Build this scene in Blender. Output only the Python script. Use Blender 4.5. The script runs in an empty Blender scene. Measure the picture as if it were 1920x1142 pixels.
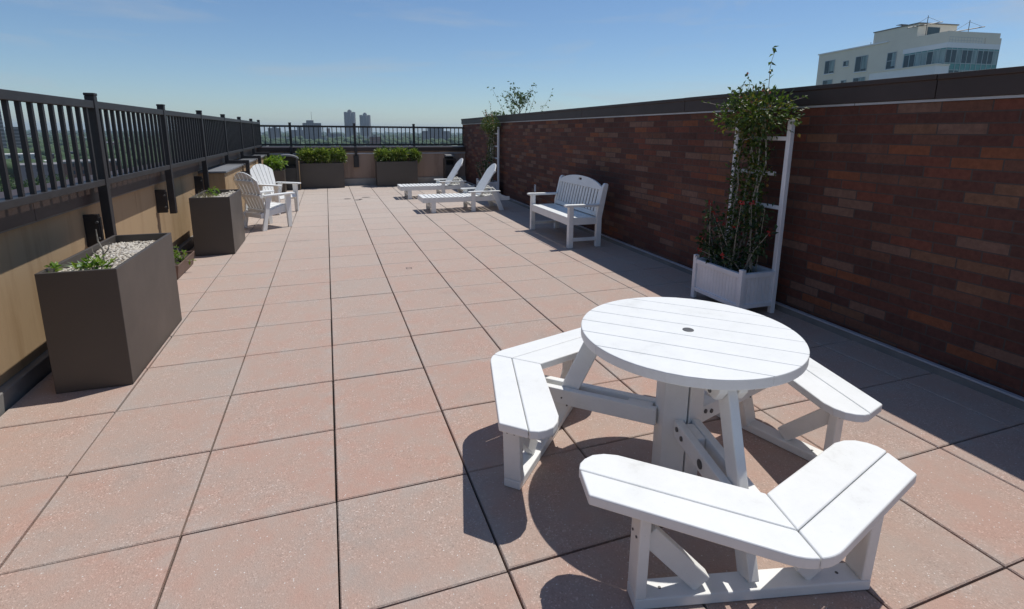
import bpy, bmesh, math, random
from mathutils import Vector, Matrix
R = math.radians
random.seed(7)
rnd = random.Random(11)
sc = bpy.context.scene
COL = sc.collection

# ------------------------------------------------------------------ camera
cam_d = bpy.data.cameras.new('camera')
cam = bpy.data.objects.new('camera', cam_d); COL.objects.link(cam)
pit, yaw, rol = 0.19894, 0.341187, 0.0073466
c_, s_ = math.cos(yaw), math.sin(yaw)
fw = Vector((s_*math.cos(pit), c_*math.cos(pit), -math.sin(pit)))
ri = Vector((c_, -s_, 0)); up = ri.cross(fw)
r2 = ri*math.cos(rol) + up*math.sin(rol); u2 = up*math.cos(rol) - ri*math.sin(rol)
CAM = Vector((0.0523, -2.1926, 1.6388))
cam.matrix_world = Matrix(((r2.x, u2.x, -fw.x, CAM.x), (r2.y, u2.y, -fw.y, CAM.y), (r2.z, u2.z, -fw.z, CAM.z), (0, 0, 0, 1)))
cam_d.sensor_width = 36; cam_d.lens = 968.77/1920*36
cam_d.shift_y = -128/1920
cam_d.clip_start = 0.05; cam_d.clip_end = 30000
sc.camera = cam

# ------------------------------------------------------------------ light
SUN = Vector((0.415, 0.16, 1.0)).normalized()
w = bpy.data.worlds.new('World'); sc.world = w; w.use_nodes = True
nt = w.node_tree; nt.nodes.clear()
sky = nt.nodes.new('ShaderNodeTexSky'); sky.sky_type = 'NISHITA'; sky.sun_disc = False
sky.sun_elevation = math.asin(SUN.z); sky.sun_rotation = math.atan2(SUN.x, SUN.y)
sky.altitude = 40; sky.air_density = 1.0; sky.dust_density = 0.2; sky.ozone_density = 3.2
bg = nt.nodes.new('ShaderNodeBackground'); bg.inputs[1].default_value = 0.108
ow = nt.nodes.new('ShaderNodeOutputWorld')
hs = nt.nodes.new('ShaderNodeMix'); hs.data_type = 'RGBA'; hs.blend_type = 'MULTIPLY'; hs.inputs[0].default_value = 1; hs.inputs[7].default_value = (0.88, 1.0, 1.12, 1)
nt.links.new(sky.outputs[0], hs.inputs[6]); 
wt = nt.nodes.new('ShaderNodeTexCoord'); wm = nt.nodes.new('ShaderNodeMapping'); wm.inputs['Scale'].default_value = (1.0, 1.6, 7.0); wm.inputs['Rotation'].default_value = (0.06, 0.03, 0.4)
wn_ = nt.nodes.new('ShaderNodeTexNoise'); wn_.inputs['Scale'].default_value = 2.6; wn_.inputs['Detail'].default_value = 8; wn_.inputs['Roughness'].default_value = 0.6; wn_.inputs['Distortion'].default_value = 0.6
wr = nt.nodes.new('ShaderNodeValToRGB'); wr.color_ramp.elements[0].position = 0.50; wr.color_ramp.elements[0].color = (0, 0, 0, 1); wr.color_ramp.elements[1].position = 0.80; wr.color_ramp.elements[1].color = (0.5, 0.5, 0.5, 1)
cm = nt.nodes.new('ShaderNodeMix'); cm.data_type = 'RGBA'; cm.inputs[7].default_value = (5.2, 5.6, 6.0, 1)
nt.links.new(wt.outputs['Generated'], wm.inputs[0]); nt.links.new(wm.outputs[0], wn_.inputs['Vector']); nt.links.new(wn_.outputs['Fac'], wr.inputs[0]); nt.links.new(wr.outputs[0], cm.inputs[0])
nt.links.new(hs.outputs[2], cm.inputs[6]); nt.links.new(cm.outputs[2], bg.inputs[0]); nt.links.new(bg.outputs[0], ow.inputs[0])
sd = bpy.data.lights.new('sun', 'SUN'); sd.energy = 4.6; sd.angle = R(0.5); sd.color = (1.0, 0.967, 0.915)
so = bpy.data.objects.new('sun', sd); COL.objects.link(so)
so.rotation_euler = SUN.to_track_quat('Z', 'Y').to_euler(); so.location = (5, 3, 20)
sc.view_settings.view_transform = 'Standard'; sc.view_settings.look = 'None'
sc.view_settings.gamma = 1; sc.view_settings.exposure = -0.27
try: sc.view_settings.use_curve_mapping = False
except Exception: pass
sc.render.engine = 'CYCLES'
sc.cycles.use_denoising = True
sc.cycles.max_bounces = 8; sc.cycles.transparent_max_bounces = 8; sc.cycles.volume_bounces = 0

# ------------------------------------------------------------------ materials
def mat(name, col, rough=0.6, metal=0.0, spec=0.5):
    m = bpy.data.materials.new(name); m.use_nodes = True
    b = m.node_tree.nodes['Principled BSDF']
    b.inputs['Base Color'].default_value = (*col, 1); b.inputs['Roughness'].default_value = rough
    b.inputs['Metallic'].default_value = metal; b.inputs['Specular IOR Level'].default_value = spec
    return m
def N(m, t, **k):
    n = m.node_tree.nodes.new(t)
    for a, v in k.items():
        if a.startswith('i_'): n.inputs[a[2:].replace('_', ' ')].default_value = v
        else: setattr(n, a, v)
    return n
def L(m, a, b): m.node_tree.links.new(a, b)
def bsdf(m): return m.node_tree.nodes['Principled BSDF']
def math_n(m, op, a, b=None):
    n = N(m, 'ShaderNodeMath', operation=op)
    for i, v in enumerate((a, b)):
        if v is None: continue
        if isinstance(v, (int, float)): n.inputs[i].default_value = v
        else: L(m, v, n.inputs[i])
    return n.outputs[0]
def ramp(m, fac, stops, interp='LINEAR'):
    n = N(m, 'ShaderNodeValToRGB'); n.color_ramp.interpolation = interp
    e = n.color_ramp.elements
    while len(e) < len(stops): e.new(0.5)
    for i, (p, c) in enumerate(stops):
        e[i].position = p; e[i].color = (*c, 1)
    L(m, fac, n.inputs[0]); return n.outputs[0]
def mix(m, fac, a, b, bt='MIX'):
    n = N(m, 'ShaderNodeMix', data_type='RGBA', blend_type=bt)
    for sock, v in ((n.inputs[0], fac), (n.inputs[6], a), (n.inputs[7], b)):
        if isinstance(v, (int, float)): sock.default_value = v
        elif isinstance(v, tuple): sock.default_value = (*v, 1)
        else: L(m, v, sock)
    return n.outputs[2]
def coords(m, scale=(1, 1, 1)):
    tc = N(m, 'ShaderNodeTexCoord'); mp = N(m, 'ShaderNodeMapping')
    mp.inputs['Scale'].default_value = scale; L(m, tc.outputs['Object'], mp.inputs['Vector']); return mp.outputs[0]
def noise(m, vec, scale, detail=4, rough=0.55):
    n = N(m, 'ShaderNodeTexNoise', i_Scale=scale, i_Detail=detail, i_Roughness=rough); L(m, vec, n.inputs['Vector']); return n.outputs['Fac']
def bump(m, h, strength=0.3, dist=0.01):
    b = N(m, 'ShaderNodeBump', i_Strength=strength, i_Distance=dist); L(m, h, b.inputs['Height']); L(m, b.outputs[0], bsdf(m).inputs['Normal'])

def dirty(name, col, col2, rough, scale=3.0, fine=60, bs=0.15, spec=0.5, stretch=(1, 1, 1), metal=0.0, rough2=None):
    m = mat(name, col, rough, metal, spec)
    v = coords(m, stretch)
    f = ramp(m, noise(m, v, scale, 6, 0.65), [(0.35, (0, 0, 0)), (0.7, (1, 1, 1))])
    L(m, mix(m, f, col, col2), bsdf(m).inputs['Base Color'])
    g = noise(m, v, fine, 3)
    if rough2 is not None:
        mr = N(m, 'ShaderNodeMapRange'); L(m, f, mr.inputs[0]); mr.inputs[3].default_value = rough; mr.inputs[4].default_value = rough2
        L(m, mr.outputs[0], bsdf(m).inputs['Roughness'])
    if bs: bump(m, g, bs, 0.004)
    return m

# white recycled-plastic lumber, faint grain and grime
M_white = mat('white_lumber', (0.8, 0.81, 0.81), 0.5, 0, 0.35)
v = coords(M_white)
f = ramp(M_white, noise(M_white, v, 4, 9, 0.75), [(0.43, (0.80, 0.80, 0.775)), (0.58, (0.765, 0.765, 0.735)), (0.72, (0.65, 0.645, 0.615))])
spk = ramp(M_white, noise(M_white, v, 90, 2, 0.5), [(0.70, (1, 1, 1)), (0.80, (0.86, 0.86, 0.85))])
L(M_white, mix(M_white, 1.0, f, spk, 'MULTIPLY'), bsdf(M_white).inputs['Base Color'])
bump(M_white, noise(M_white, coords(M_white, (1, 1, 1)), 140, 3), 0.08, 0.002)
M_paint = dirty('white_paint', (0.78, 0.78, 0.80), (0.68, 0.68, 0.69), 0.45, 4, 80, 0.08)

M_paver = mat('paver', (0.4, 0.28, 0.24), 0.85, 0, 0.35)
m = M_paver; v = coords(m)
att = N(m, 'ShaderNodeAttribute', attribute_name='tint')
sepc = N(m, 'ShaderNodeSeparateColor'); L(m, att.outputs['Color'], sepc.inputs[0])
big = noise(m, v, 2.3, 5, 0.6); mid = noise(m, v, 9, 4, 0.6)
f = math_n(m, 'ADD', math_n(m, 'MULTIPLY', big, 0.7), math_n(m, 'ADD', math_n(m, 'MULTIPLY', mid, 0.48), math_n(m, 'MULTIPLY', sepc.outputs[0], 0.14)))
base = ramp(m, f, [(0.50, (0.43, 0.28, 0.222)), (0.66, (0.415, 0.296, 0.240)), (0.88, (0.395, 0.308, 0.258))])
base = mix(m, math_n(m, 'MULTIPLY', sepc.outputs[1], 0.20), base, (0.34, 0.315, 0.28))
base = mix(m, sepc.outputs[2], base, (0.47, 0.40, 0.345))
vo = N(m, 'ShaderNodeTexVoronoi', i_Scale=190.0, i_Randomness=1.0); L(m, v, vo.inputs['Vector'])
sc2 = N(m, 'ShaderNodeSeparateColor'); L(m, vo.outputs['Color'], sc2.inputs[0])
chip = ramp(m, sc2.outputs[0], [(0.0, (0.72, 0.72, 0.72)), (0.12, (0.95, 0.95, 0.95)), (0.82, (1.02, 1.02, 1.02)), (0.92, (1.18, 1.19, 1.20)), (1.0, (1.45, 1.52, 1.58))])
sel = ramp(m, noise(m, v, 3.1, 3), [(0.42, (0.25, 0.25, 0.25)), (0.62, (1, 1, 1))])
base = mix(m, sel, base, mix(m, 1.0, base, chip, 'MULTIPLY'))
# large pale grit, sparse
vo2 = N(m, 'ShaderNodeTexVoronoi', i_Scale=120.0); L(m, v, vo2.inputs['Vector'])
sc3 = N(m, 'ShaderNodeSeparateColor'); L(m, vo2.outputs['Color'], sc3.inputs[0])
g1 = math_n(m, 'GREATER_THAN', sc3.outputs[1], 0.972); g2 = math_n(m, 'LESS_THAN', vo2.outputs['Distance'], 0.30)
base = mix(m, math_n(m, 'MULTIPLY', math_n(m, 'MULTIPLY', g1, g2), 0.8), base, (0.72, 0.70, 0.66))
tcp = N(m, 'ShaderNodeTexCoord'); spp = N(m, 'ShaderNodeSeparateXYZ'); L(m, tcp.outputs['Object'], spp.inputs[0])
ed = []
for k in (0, 1):
    f_ = math_n(m, 'FRACT', math_n(m, 'ADD', math_n(m, 'DIVIDE', spp.outputs[k], 0.61), 100)); ed.append(math_n(m, 'MINIMUM', f_, math_n(m, 'SUBTRACT', 1.0, f_)))
edge = ramp(m, math_n(m, 'MINIMUM', ed[0], ed[1]), [(0.0, (1, 1, 1)), (0.05, (.55, .55, .55)), (0.16, (0, 0, 0))])
edge = mix(m, 1.0, edge, ramp(m, noise(m, v, 4.5, 6, 0.7), [(0.42, (0, 0, 0)), (0.62, (1, 1, 1))]), 'MULTIPLY')
base = mix(m, math_n(m, 'MULTIPLY', edge, 0.6), base, mix(m, 0.5, (0.40, 0.355, 0.315), chip, 'MULTIPLY'))
# worn grey stains
st = ramp(m, noise(m, v, 1.1, 8, 0.7), [(0.56, (1, 1, 1)), (0.75, (0.86, 0.865, 0.875))])
L(m, mix(m, 1.0, base, st, 'MULTIPLY'), bsdf(m).inputs['Base Color'])
bump(m, math_n(m, 'ADD', noise(m, v, 170, 3), math_n(m, 'MULTIPLY', vo.outputs['Distance'], 0.7)), 0.55, 0.003)

M_joint = dirty('joint_grit', (0.024, 0.019, 0.016), (0.05, 0.04, 0.034), 0.95, 6, 120, 0.4)

# brick, long bricks in running bond, one random colour a brick
M_brick = mat('brick', (0.1, 0.04, 0.03), 0.85, 0, 0.3)
m = M_brick
tc = N(m, 'ShaderNodeTexCoord'); sp = N(m, 'ShaderNodeSeparateXYZ'); L(m, tc.outputs['Object'], sp.inputs[0])
BH, BL = 0.0745, 0.300
row = math_n(m, 'FLOOR', math_n(m, 'DIVIDE', sp.outputs[2], BH))
off = math_n(m, 'ADD', math_n(m, 'MULTIPLY', math_n(m, 'MODULO', math_n(m, 'ADD', row, 100), 2), 0.5), math_n(m, 'MULTIPLY', math_n(m, 'SINE', math_n(m, 'MULTIPLY', row, 12.9)), 0.13))
ucoord = math_n(m, 'ADD', math_n(m, 'DIVIDE', sp.outputs[1], BL), off)
colm = math_n(m, 'FLOOR', ucoord)
cmb = N(m, 'ShaderNodeCombineXYZ'); L(m, colm, cmb.inputs[0]); L(m, row, cmb.inputs[1])
wn = N(m, 'ShaderNodeTexWhiteNoise', noise_dimensions='2D'); L(m, cmb.outputs[0], wn.inputs['Vector'])
bc = ramp(m, wn.outputs['Value'], [(0.0, (0.112, 0.045, 0.034)), (0.22, (0.128, 0.050, 0.036)), (0.40, (0.096, 0.042, 0.033)), (0.56, (0.150, 0.068, 0.046)), (0.68, (0.190, 0.106, 0.078)), (0.82, (0.170, 0.058, 0.038)), (0.90, (0.215, 0.076, 0.038)), (0.95, (0.185, 0.092, 0.056))], 'CONSTANT')
vb = coords(m)
bc = mix(m, 1.0, bc, ramp(m, noise(m, vb, 25, 5, 0.7), [(0.3, (0.75, 0.75, 0.75)), (0.7, (1.2, 1.18, 1.15))]), 'MULTIPLY')
fz = math_n(m, 'FRACT', math_n(m, 'DIVIDE', sp.outputs[2], BH)); fu = math_n(m, 'FRACT', ucoord)
mz = math_n(m, 'MAXIMUM', math_n(m, 'LESS_THAN', fz, 0.12), math_n(m, 'LESS_THAN', fu, 0.030))
bc = mix(m, mz, bc, mix(m, noise(m, vb, 40, 3), (0.062, 0.046, 0.041), (0.10, 0.078, 0.07)))
stn = ramp(m, noise(m, coords(m, (1, 0.6, 0.25)), 2.2, 6, 0.7), [(0.4, (1, 1, 1)), (0.75, (0.72, 0.72, 0.70))])
L(m, mix(m, 1.0, bc, stn, 'MULTIPLY'), bsdf(m).inputs['Base Color'])
bump(m, math_n(m, 'ADD', math_n(m, 'MULTIPLY', math_n(m, 'SUBTRACT', 1.0, mz), 1.0), math_n(m, 'MULTIPLY', noise(m, vb, 90, 4), 0.35)), 0.6, 0.006)

# stucco
def stucco(name, c1, c2, stain):
    m = mat(name, c1, 0.92, 0, 0.2); v = coords(m)
    b = mix(m, noise(m, v, 3.0, 6, 0.65), c1, c2)
    s = ramp(m, noise(m, coords(m, (1.6, 1.6, 0.18)), 2.6, 6, 0.7), [(0.50, (1, 1, 1)), (0.74, stain)])
    L(m, mix(m, 1.0, b, s, 'MULTIPLY'), bsdf(m).inputs['Base Color'])
    bump(m, noise(m, v, 190, 3, 0.7), 0.55, 0.004); return m
M_stucco = stucco('tan_stucco', (0.43, 0.30, 0.17), (0.39, 0.28, 0.17), (0.75, 0.70, 0.64))
M_stuccob = stucco('brown_stucco', (0.45, 0.32, 0.245), (0.40, 0.285, 0.22), (0.6, 0.56, 0.54))
M_coping = dirty('brown_coping', (0.040, 0.024, 0.019), (0.054, 0.034, 0.028), 0.55, 2.5, 50, 0.06)
M_rail = dirty('rail_paint', (0.025, 0.022, 0.022), (0.036, 0.032, 0.031), 0.5, 6, 120, 0.06, 0.4)
M_flash = dirty('grey_flashing', (0.16, 0.155, 0.15), (0.24, 0.23, 0.21), 0.7, 3, 60, 0.15)
M_pflash = dirty('pale_flashing', (0.40, 0.37, 0.33), (0.30, 0.27, 0.24), 0.7, 3, 60, 0.15)
M_trim = dirty('pale_metal', (0.52, 0.52, 0.55), (0.40, 0.40, 0.42), 0.45, 5, 40, 0.05, metal=0.3)
M_rust = dirty('rust_streak', (0.26, 0.15, 0.075), (0.34, 0.22, 0.12), 0.9, 12, 60, 0.2)
M_slate = dirty('slate_cap', (0.16, 0.165, 0.17), (0.22, 0.22, 0.22), 0.6, 5, 50, 0.12)
M_bronze = dirty('bronze_planter', (0.080, 0.067, 0.056), (0.070, 0.059, 0.050), 0.42, 1.2, 200, 0.03, 0.5, (1, 1, 1), 0.0, 0.52)
M_darkbin = dirty('dark_bin', (0.045, 0.042, 0.04), (0.07, 0.065, 0.06), 0.45, 4, 80, 0.06)
M_black = mat('black', (0.012, 0.012, 0.012), 0.6)
M_grey = mat('bolt_grey', (0.11, 0.11, 0.11), 0.5, 0.4)
M_soil = dirty('soil', (0.03, 0.02, 0.014), (0.06, 0.043, 0.03), 0.95, 20, 90, 0.8)
M_terra = dirty('brown_trough', (0.14, 0.085, 0.065), (0.17, 0.11, 0.085), 0.6, 5, 60, 0.08)
M_pebble = mat('pebble', (0.5, 0.47, 0.42), 0.7, 0, 0.3)
gi = N(M_pebble, 'ShaderNodeNewGeometry')
L(M_pebble, ramp(M_pebble, gi.outputs['Random Per Island'], [(0, (0.26, 0.21, 0.16)), (0.3, (0.50, 0.45, 0.37)), (0.7, (0.60, 0.56, 0.49)), (1, (0.24, 0.21, 0.18))]), bsdf(M_pebble).inputs['Base Color'])
M_stone = dirty('stone', (0.42, 0.38, 0.33), (0.3, 0.28, 0.26), 0.8, 9, 60, 0.3)
M_stem = dirty('stem', (0.42, 0.38, 0.31), (0.22, 0.18, 0.13), 0.8, 30, 90, 0.3)
M_bark = dirty('bark', (0.10, 0.08, 0.06), (0.06, 0.05, 0.04), 0.9, 8, 40, 0.5)
M_red = mat('red_petal', (0.42, 0.018, 0.016), 0.55)
M_pink = mat('pink_petal', (0.62, 0.24, 0.16), 0.55)

def leafmat(name, stops, trans=0.3, rough=0.42):
    m = mat(name, stops[0][1], rough, 0, 0.4)
    g = N(m, 'ShaderNodeNewGeometry'); col = ramp(m, g.outputs['Random Per Island'], stops)
    L(m, col, bsdf(m).inputs['Base Color'])
    t = N(m, 'ShaderNodeBsdfTranslucent'); L(m, mix(m, 1.0, col, (1.5, 1.6, 0.7), 'MULTIPLY'), t.inputs['Color'])
    ms = N(m, 'ShaderNodeMixShader'); ms.inputs[0].default_value = trans
    out = m.node_tree.nodes['Material Output']
    L(m, bsdf(m).outputs[0], ms.inputs[1]); L(m, t.outputs[0], ms.inputs[2]); L(m, ms.outputs[0], out.inputs['Surface']); return m
M_hedge = leafmat('hedge_leaf', [(0, (0.04, 0.075, 0.016)), (0.35, (0.10, 0.15, 0.03)), (0.75, (0.17, 0.23, 0.05)), (1, (0.34, 0.36, 0.10))], 0.34, 0.36)
M_lime = leafmat('young_leaf', [(0, (0.11, 0.20, 0.03)), (0.6, (0.17, 0.28, 0.04)), (1, (0.26, 0.32, 0.06))])
M_vine = leafmat('vine_leaf', [(0, (0.030, 0.055, 0.014)), (0.5, (0.06, 0.10, 0.022)), (0.85, (0.10, 0.14, 0.03)), (0.94, (0.18, 0.15, 0.035)), (1, (0.28, 0.14, 0.05))])
M_dkleaf = leafmat('dark_leaf', [(0, (0.018, 0.035, 0.012)), (0.6, (0.035, 0.065, 0.02)), (1, (0.06, 0.10, 0.03))], 0.2)  # dark green leaf colours of the flowering plants
M_grass = leafmat('blade_leaf', [(0, (0.25, 0.22, 0.14)), (1, (0.36, 0.32, 0.22))])
M_tree = leafmat('tree_leaf', [(0, (0.022, 0.045, 0.012)), (0.5, (0.045, 0.085, 0.02)), (1, (0.085, 0.135, 0.032))], 0.2, 0.6)
M_canopy = dirty('far_canopy', (0.028, 0.058, 0.018), (0.055, 0.09, 0.028), 0.9, 0.02, 0.3, 0)
M_city = dirty('city_ground', (0.05, 0.075, 0.035), (0.17, 0.16, 0.15), 0.95, 0.012, 0.1, 0)
M_roofing = dirty('roof_membrane', (0.60, 0.59, 0.57), (0.52, 0.51, 0.49), 0.9, 0.8, 20, 0.1)  # unseen neighbouring roof, kept pale to bounce light onto the pale building

# ------------------------------------------------------------------ mesh helpers
class MB:
    def __init__(s): s.v = []; s.f = []
    def add(s, vs, fs):
        o = len(s.v); s.v += [tuple(x) for x in vs]; s.f += [tuple(i+o for i in q) for q in fs]; return s
    def box(s, x0, x1, y0, y1, z0, z1):
        return s.add([(x0, y0, z0), (x1, y0, z0), (x1, y1, z0), (x0, y1, z0), (x0, y0, z1), (x1, y0, z1), (x1, y1, z1), (x0, y1, z1)],
                     [(3, 2, 1, 0), (4, 5, 6, 7), (0, 1, 5, 4), (1, 2, 6, 5), (2, 3, 7, 6), (3, 0, 4, 7)])
    def beam(s, p0, p1, w, h, side=None):
        """bar from p0 to p1; w measured along 'side', h along the third axis"""
        p0, p1 = Vector(p0), Vector(p1); d = (p1-p0).normalized()
        a = Vector(side) if side is not None else d.cross(Vector((0, 0, 1)))
        if a.length < 1e-5: a = Vector((1, 0, 0))
        a = (a - d*a.dot(d)).normalized(); b = d.cross(a)
        q = []
        for p in (p0, p1):
            for x, y in ((-1, -1), (1, -1), (1, 1), (-1, 1)): q.append(p + a*(x*w/2) + b*(y*h/2))
        return s.add(q, [(0, 1, 2, 3)[::-1], (4, 5, 6, 7), (0, 1, 5, 4), (1, 2, 6, 5), (2, 3, 7, 6), (3, 0, 4, 7)])
    def prism(s, poly, o, X, Y, Z):
        """poly in the plane X,Y at o, extruded by the vector Z"""
        o, X, Y, Z = Vector(o), Vector(X), Vector(Y), Vector(Z); n = len(poly)
        a = [o + X*p[0] + Y*p[1] for p in poly]; b = [p + Z for p in a]
        fl = X.cross(Y).dot(Z) > 0
        f = [tuple(range(n))[::-1], tuple(range(n, 2*n))] + [(i, (i+1) % n, n+(i+1) % n, n+i) for i in range(n)]
        # orientation of the polygon
        ar = sum(poly[i][0]*poly[(i+1) % n][1]-poly[(i+1) % n][0]*poly[i][1] for i in range(n))
        if (ar > 0) != fl: f = [q[::-1] for q in f]
        return s.add(a+b, f)
    def tube(s, pts, r, n=6):
        pts = [Vector(p) for p in pts]; k = len(pts)
        rs = r if isinstance(r, (list, tuple)) else [r]*k
        vs = []; ref = Vector((0.3, 0.2, 1)).normalized()
        for i, p in enumerate(pts):
            d = (pts[min(i+1, k-1)]-pts[max(i-1, 0)]).normalized()
            a = d.cross(ref)
            if a.length < 0.05: a = d.cross(Vector((1, 0, 0)))
            a.normalize(); b = d.cross(a)
            for j in range(n):
                t = 2*math.pi*j/n; vs.append(p + a*(rs[i]*math.cos(t)) + b*(rs[i]*math.sin(t)))
        fs = [(i*n+j, i*n+(j+1) % n, (i+1)*n+(j+1) % n, (i+1)*n+j) for i in range(k-1) for j in range(n)]
        fs += [tuple(range(n))[::-1], tuple(range((k-1)*n, k*n))]
        return s.add(vs, fs)
    def disc(s, c, r, h, n=24, axis=(0, 0, 1)):
        a = Vector(axis).normalized(); c = Vector(c)
        return s.tube([c, c+a*h], r, n)
    def leaf(s, p, d, nrm, l, wd, fold=0.25):
        d = Vector(d).normalized(); a = d.cross(Vector(nrm))
        if a.length < 1e-3: a = d.cross(Vector((0.31, 0.9, 0.2)))
        a.normalize(); n = a.cross(d); p = Vector(p)
        m1 = p + d*(l*0.42); tip = p + d*l - n*(l*0.12)
        return s.add([p, m1 + a*(wd/2) + n*(wd*fold), tip, m1 - a*(wd/2) + n*(wd*fold), m1], [(0, 1, 4), (1, 2, 4), (0, 4, 3), (4, 2, 3)])
    def blob(s, c, r, seed=0, rough=0.25, sub=1):
        bm = bmesh.new(); bmesh.ops.create_icosphere(bm, subdivisions=sub, radius=1)
        rr = random.Random(seed); c = Vector(c)
        R3 = r if isinstance(r, (tuple, list)) else (r, r, r)
        vs = [c + Vector((v.co.x*R3[0], v.co.y*R3[1], v.co.z*R3[2]))*(1+rr.uniform(-rough, rough)) for v in bm.verts]
        fs = [tuple(v.index for v in f.verts) for f in bm.faces]; bm.free(); return s.add(vs, fs)
    def build(s, name, m, parent=None, bevel=0, smooth=False, segs=2):
        me = bpy.data.meshes.new(name); me.from_pydata(s.v, [], s.f); me.materials.append(m); me.update()
        o = bpy.data.objects.new(name, me); COL.objects.link(o)
        if parent is not None: o.parent = parent
        if bevel:
            b = o.modifiers.new('bevel', 'BEVEL'); b.width = bevel; b.segments = segs; b.limit_method = 'ANGLE'; b.angle_limit = R(35)
            b.harden_normals = False
        if smooth:
            for p in me.polygons: p.use_smooth = True
        return o
def tag(o, label=None, cat=None, group=None, kind=None):
    if label: o['label'] = label
    if cat: o['category'] = cat
    if group: o['group'] = group
    if kind: o['kind'] = kind
    return o
def empty(name, loc=(0, 0, 0), rz=0, **k):
    o = bpy.data.objects.new(name, None); COL.objects.link(o); o.location = loc; o.rotation_euler = (0, 0, rz); o.empty_display_size = 0.1
    return tag(o, **k)
def kids(o): return [c for c in list(bpy.data.objects) if c.parent == o]
def copy_tree(o, parent=None):
    c = o.copy(); COL.objects.link(c)
    if parent is not None: c.parent = parent
    for ch in kids(o): copy_tree(ch, c)
    return c
def rvec(r, up=0.0):
    while True:
        v = Vector((r.uniform(-1, 1), r.uniform(-1, 1), r.uniform(-1, 1)))
        if 0.05 < v.length < 1: break
    v.normalize(); v.z += up; return v.normalized()

# ------------------------------------------------------------------ terrace floor
def wallx(y): return 4.04 + 0.0184*y
T = 0.61
vs, fs, tints = [], [], []
def paver(x0, x1, y0, y1, r):
    g, gy, b = 0.0046, 0.0040, 0.0045
    x0 += g; x1 -= g; y0 += gy; y1 -= gy
    dz = r.uniform(-0.0016, 0.0016); tx = r.uniform(-0.002, 0.002); ty = r.uniform(-0.002, 0.002)
    jx, jy = r.uniform(-0.0015, 0.0015), r.uniform(-0.0015, 0.0015)
    o = len(vs); cx, cy = (x0+x1)/2, (y0+y1)/2
    def P(x, y, z): vs.append((x+jx, y+jy, z+dz+(x-cx)*tx+(y-cy)*ty))
    for (x, y) in ((x0, y0), (x1, y0), (x1, y1), (x0, y1)): P(x, y, -0.03)
    for (x, y) in ((x0, y0), (x1, y0), (x1, y1), (x0, y1)): P(x, y, -b)
    for (x, y) in ((x0+b, y0+b), (x1-b, y0+b), (x1-b, y1-b), (x0+b, y1-b)): P(x, y, 0)
    q = [(0, 1, 5, 4), (1, 2, 6, 5), (2, 3, 7, 6), (3, 0, 4, 7), (4, 5, 9, 8), (5, 6, 10, 9), (6, 7, 11, 10), (7, 4, 8, 11), (8, 9, 10, 11)]
    fs.extend(tuple(i+o for i in k) for k in q)
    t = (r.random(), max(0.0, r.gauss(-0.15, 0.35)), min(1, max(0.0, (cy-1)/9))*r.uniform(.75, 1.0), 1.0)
    tints.extend([t]*36)
pr_ = random.Random(5)
xs = [i*T for i in range(-3, 7)] + [4.33]
ys = [j*T for j in range(-8, 24)] + [14.40]
for i in range(len(xs)-1):
    cj = pr_.uniform(-0.006, 0.006)
    for j in range(len(ys)-1):
        paver(xs[i], xs[i+1], ys[j]+cj, ys[j+1]+cj, pr_)
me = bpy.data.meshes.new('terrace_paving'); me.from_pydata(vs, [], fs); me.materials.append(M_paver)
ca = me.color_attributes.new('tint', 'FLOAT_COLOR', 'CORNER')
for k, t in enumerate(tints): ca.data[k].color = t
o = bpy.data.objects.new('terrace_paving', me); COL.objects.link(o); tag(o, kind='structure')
MB().box(-2.4, 4.8, -5.2, 14.9, -0.4, -0.022).build('roof_slab', M_joint)['kind'] = 'structure'
# faint square mark and three dark stains on the pavers
st = MB()
for a, b in (((-.03, -.03), (.03, -.03)), ((.03, -.03), (.03, .03)), ((.03, .03), (-.03, .03)), ((-.03, .03), (-.03, -.03))):
    st.beam((0.913+a[0], 3.98+a[1], 0.0035), (0.913+b[0], 3.98+b[1], 0.0035), 0.005, 0.001, (b[1]-a[1], a[0]-b[0], 0))
tag(st.build('floor_mark', M_grey), kind='structure')
st = MB()
for (x, y, rx) in ((0.45, 11.06, .10), (0.69, 10.78, .09), (0.92, 11.25, .11), (0.76, 10.9, .05)):
    st.add([(x+rx*math.cos(t*math.pi/6)*random.uniform(.7, 1.1), y+0.07*math.sin(t*math.pi/6)*random.uniform(.7, 1.1), 0.0045) for t in range(12)], [tuple(range(12))])
tag(st.build('floor_stain', mat('stain', (0.16, 0.13, 0.12), 0.9)), kind='structure')

# ------------------------------------------------------------------ left parapet
e = empty('parapet_wall', (-1.9, 6, 0), label='tan stuccoed parapet wall with brown coping along the left side', cat='wall')
def part(mb, name, m, p, bevel=0, **k):
    # mb in world coordinates -> local of p (translation and z-rotation only)
    M = Matrix.Translation(p.location) @ Matrix.Rotation(p.rotation_euler.z, 4, 'Z'); Mi = M.inverted()
    mb.v = [tuple(Mi @ Vector(q)) for q in mb.v]
    return mb.build(name, m, p, bevel, **k)
part(MB().box(-2.22, -1.90, -5.2, 14.72, -0.35, 1.03), 'stucco_face', M_stucco, e)
cp = MB()
yy = -5.2
while yy < 14.70:
    y2 = min(yy+2.44, 14.72)
    cp.prism([(-2.27, 1.028), (-1.825, 1.028), (-1.825, 1.158), (-1.832, 1.165), (-2.27, 1.172)], (0, yy, 0), (1, 0, 0), (0, 0, 1), (0, y2-yy-0.004, 0)); yy = y2
part(cp, 'coping', M_coping, e, 0.003)
part(MB().box(-1.905, -1.868, -5.2, 14.70, 1.005, 1.0265), 'drip_strip', M_flash, e)
part(MB().box(-1.905, -1.842, -5.2, 14.40, -0.02, 0.105), 'base_flashing', M_flash, e, 0.006)

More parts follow.
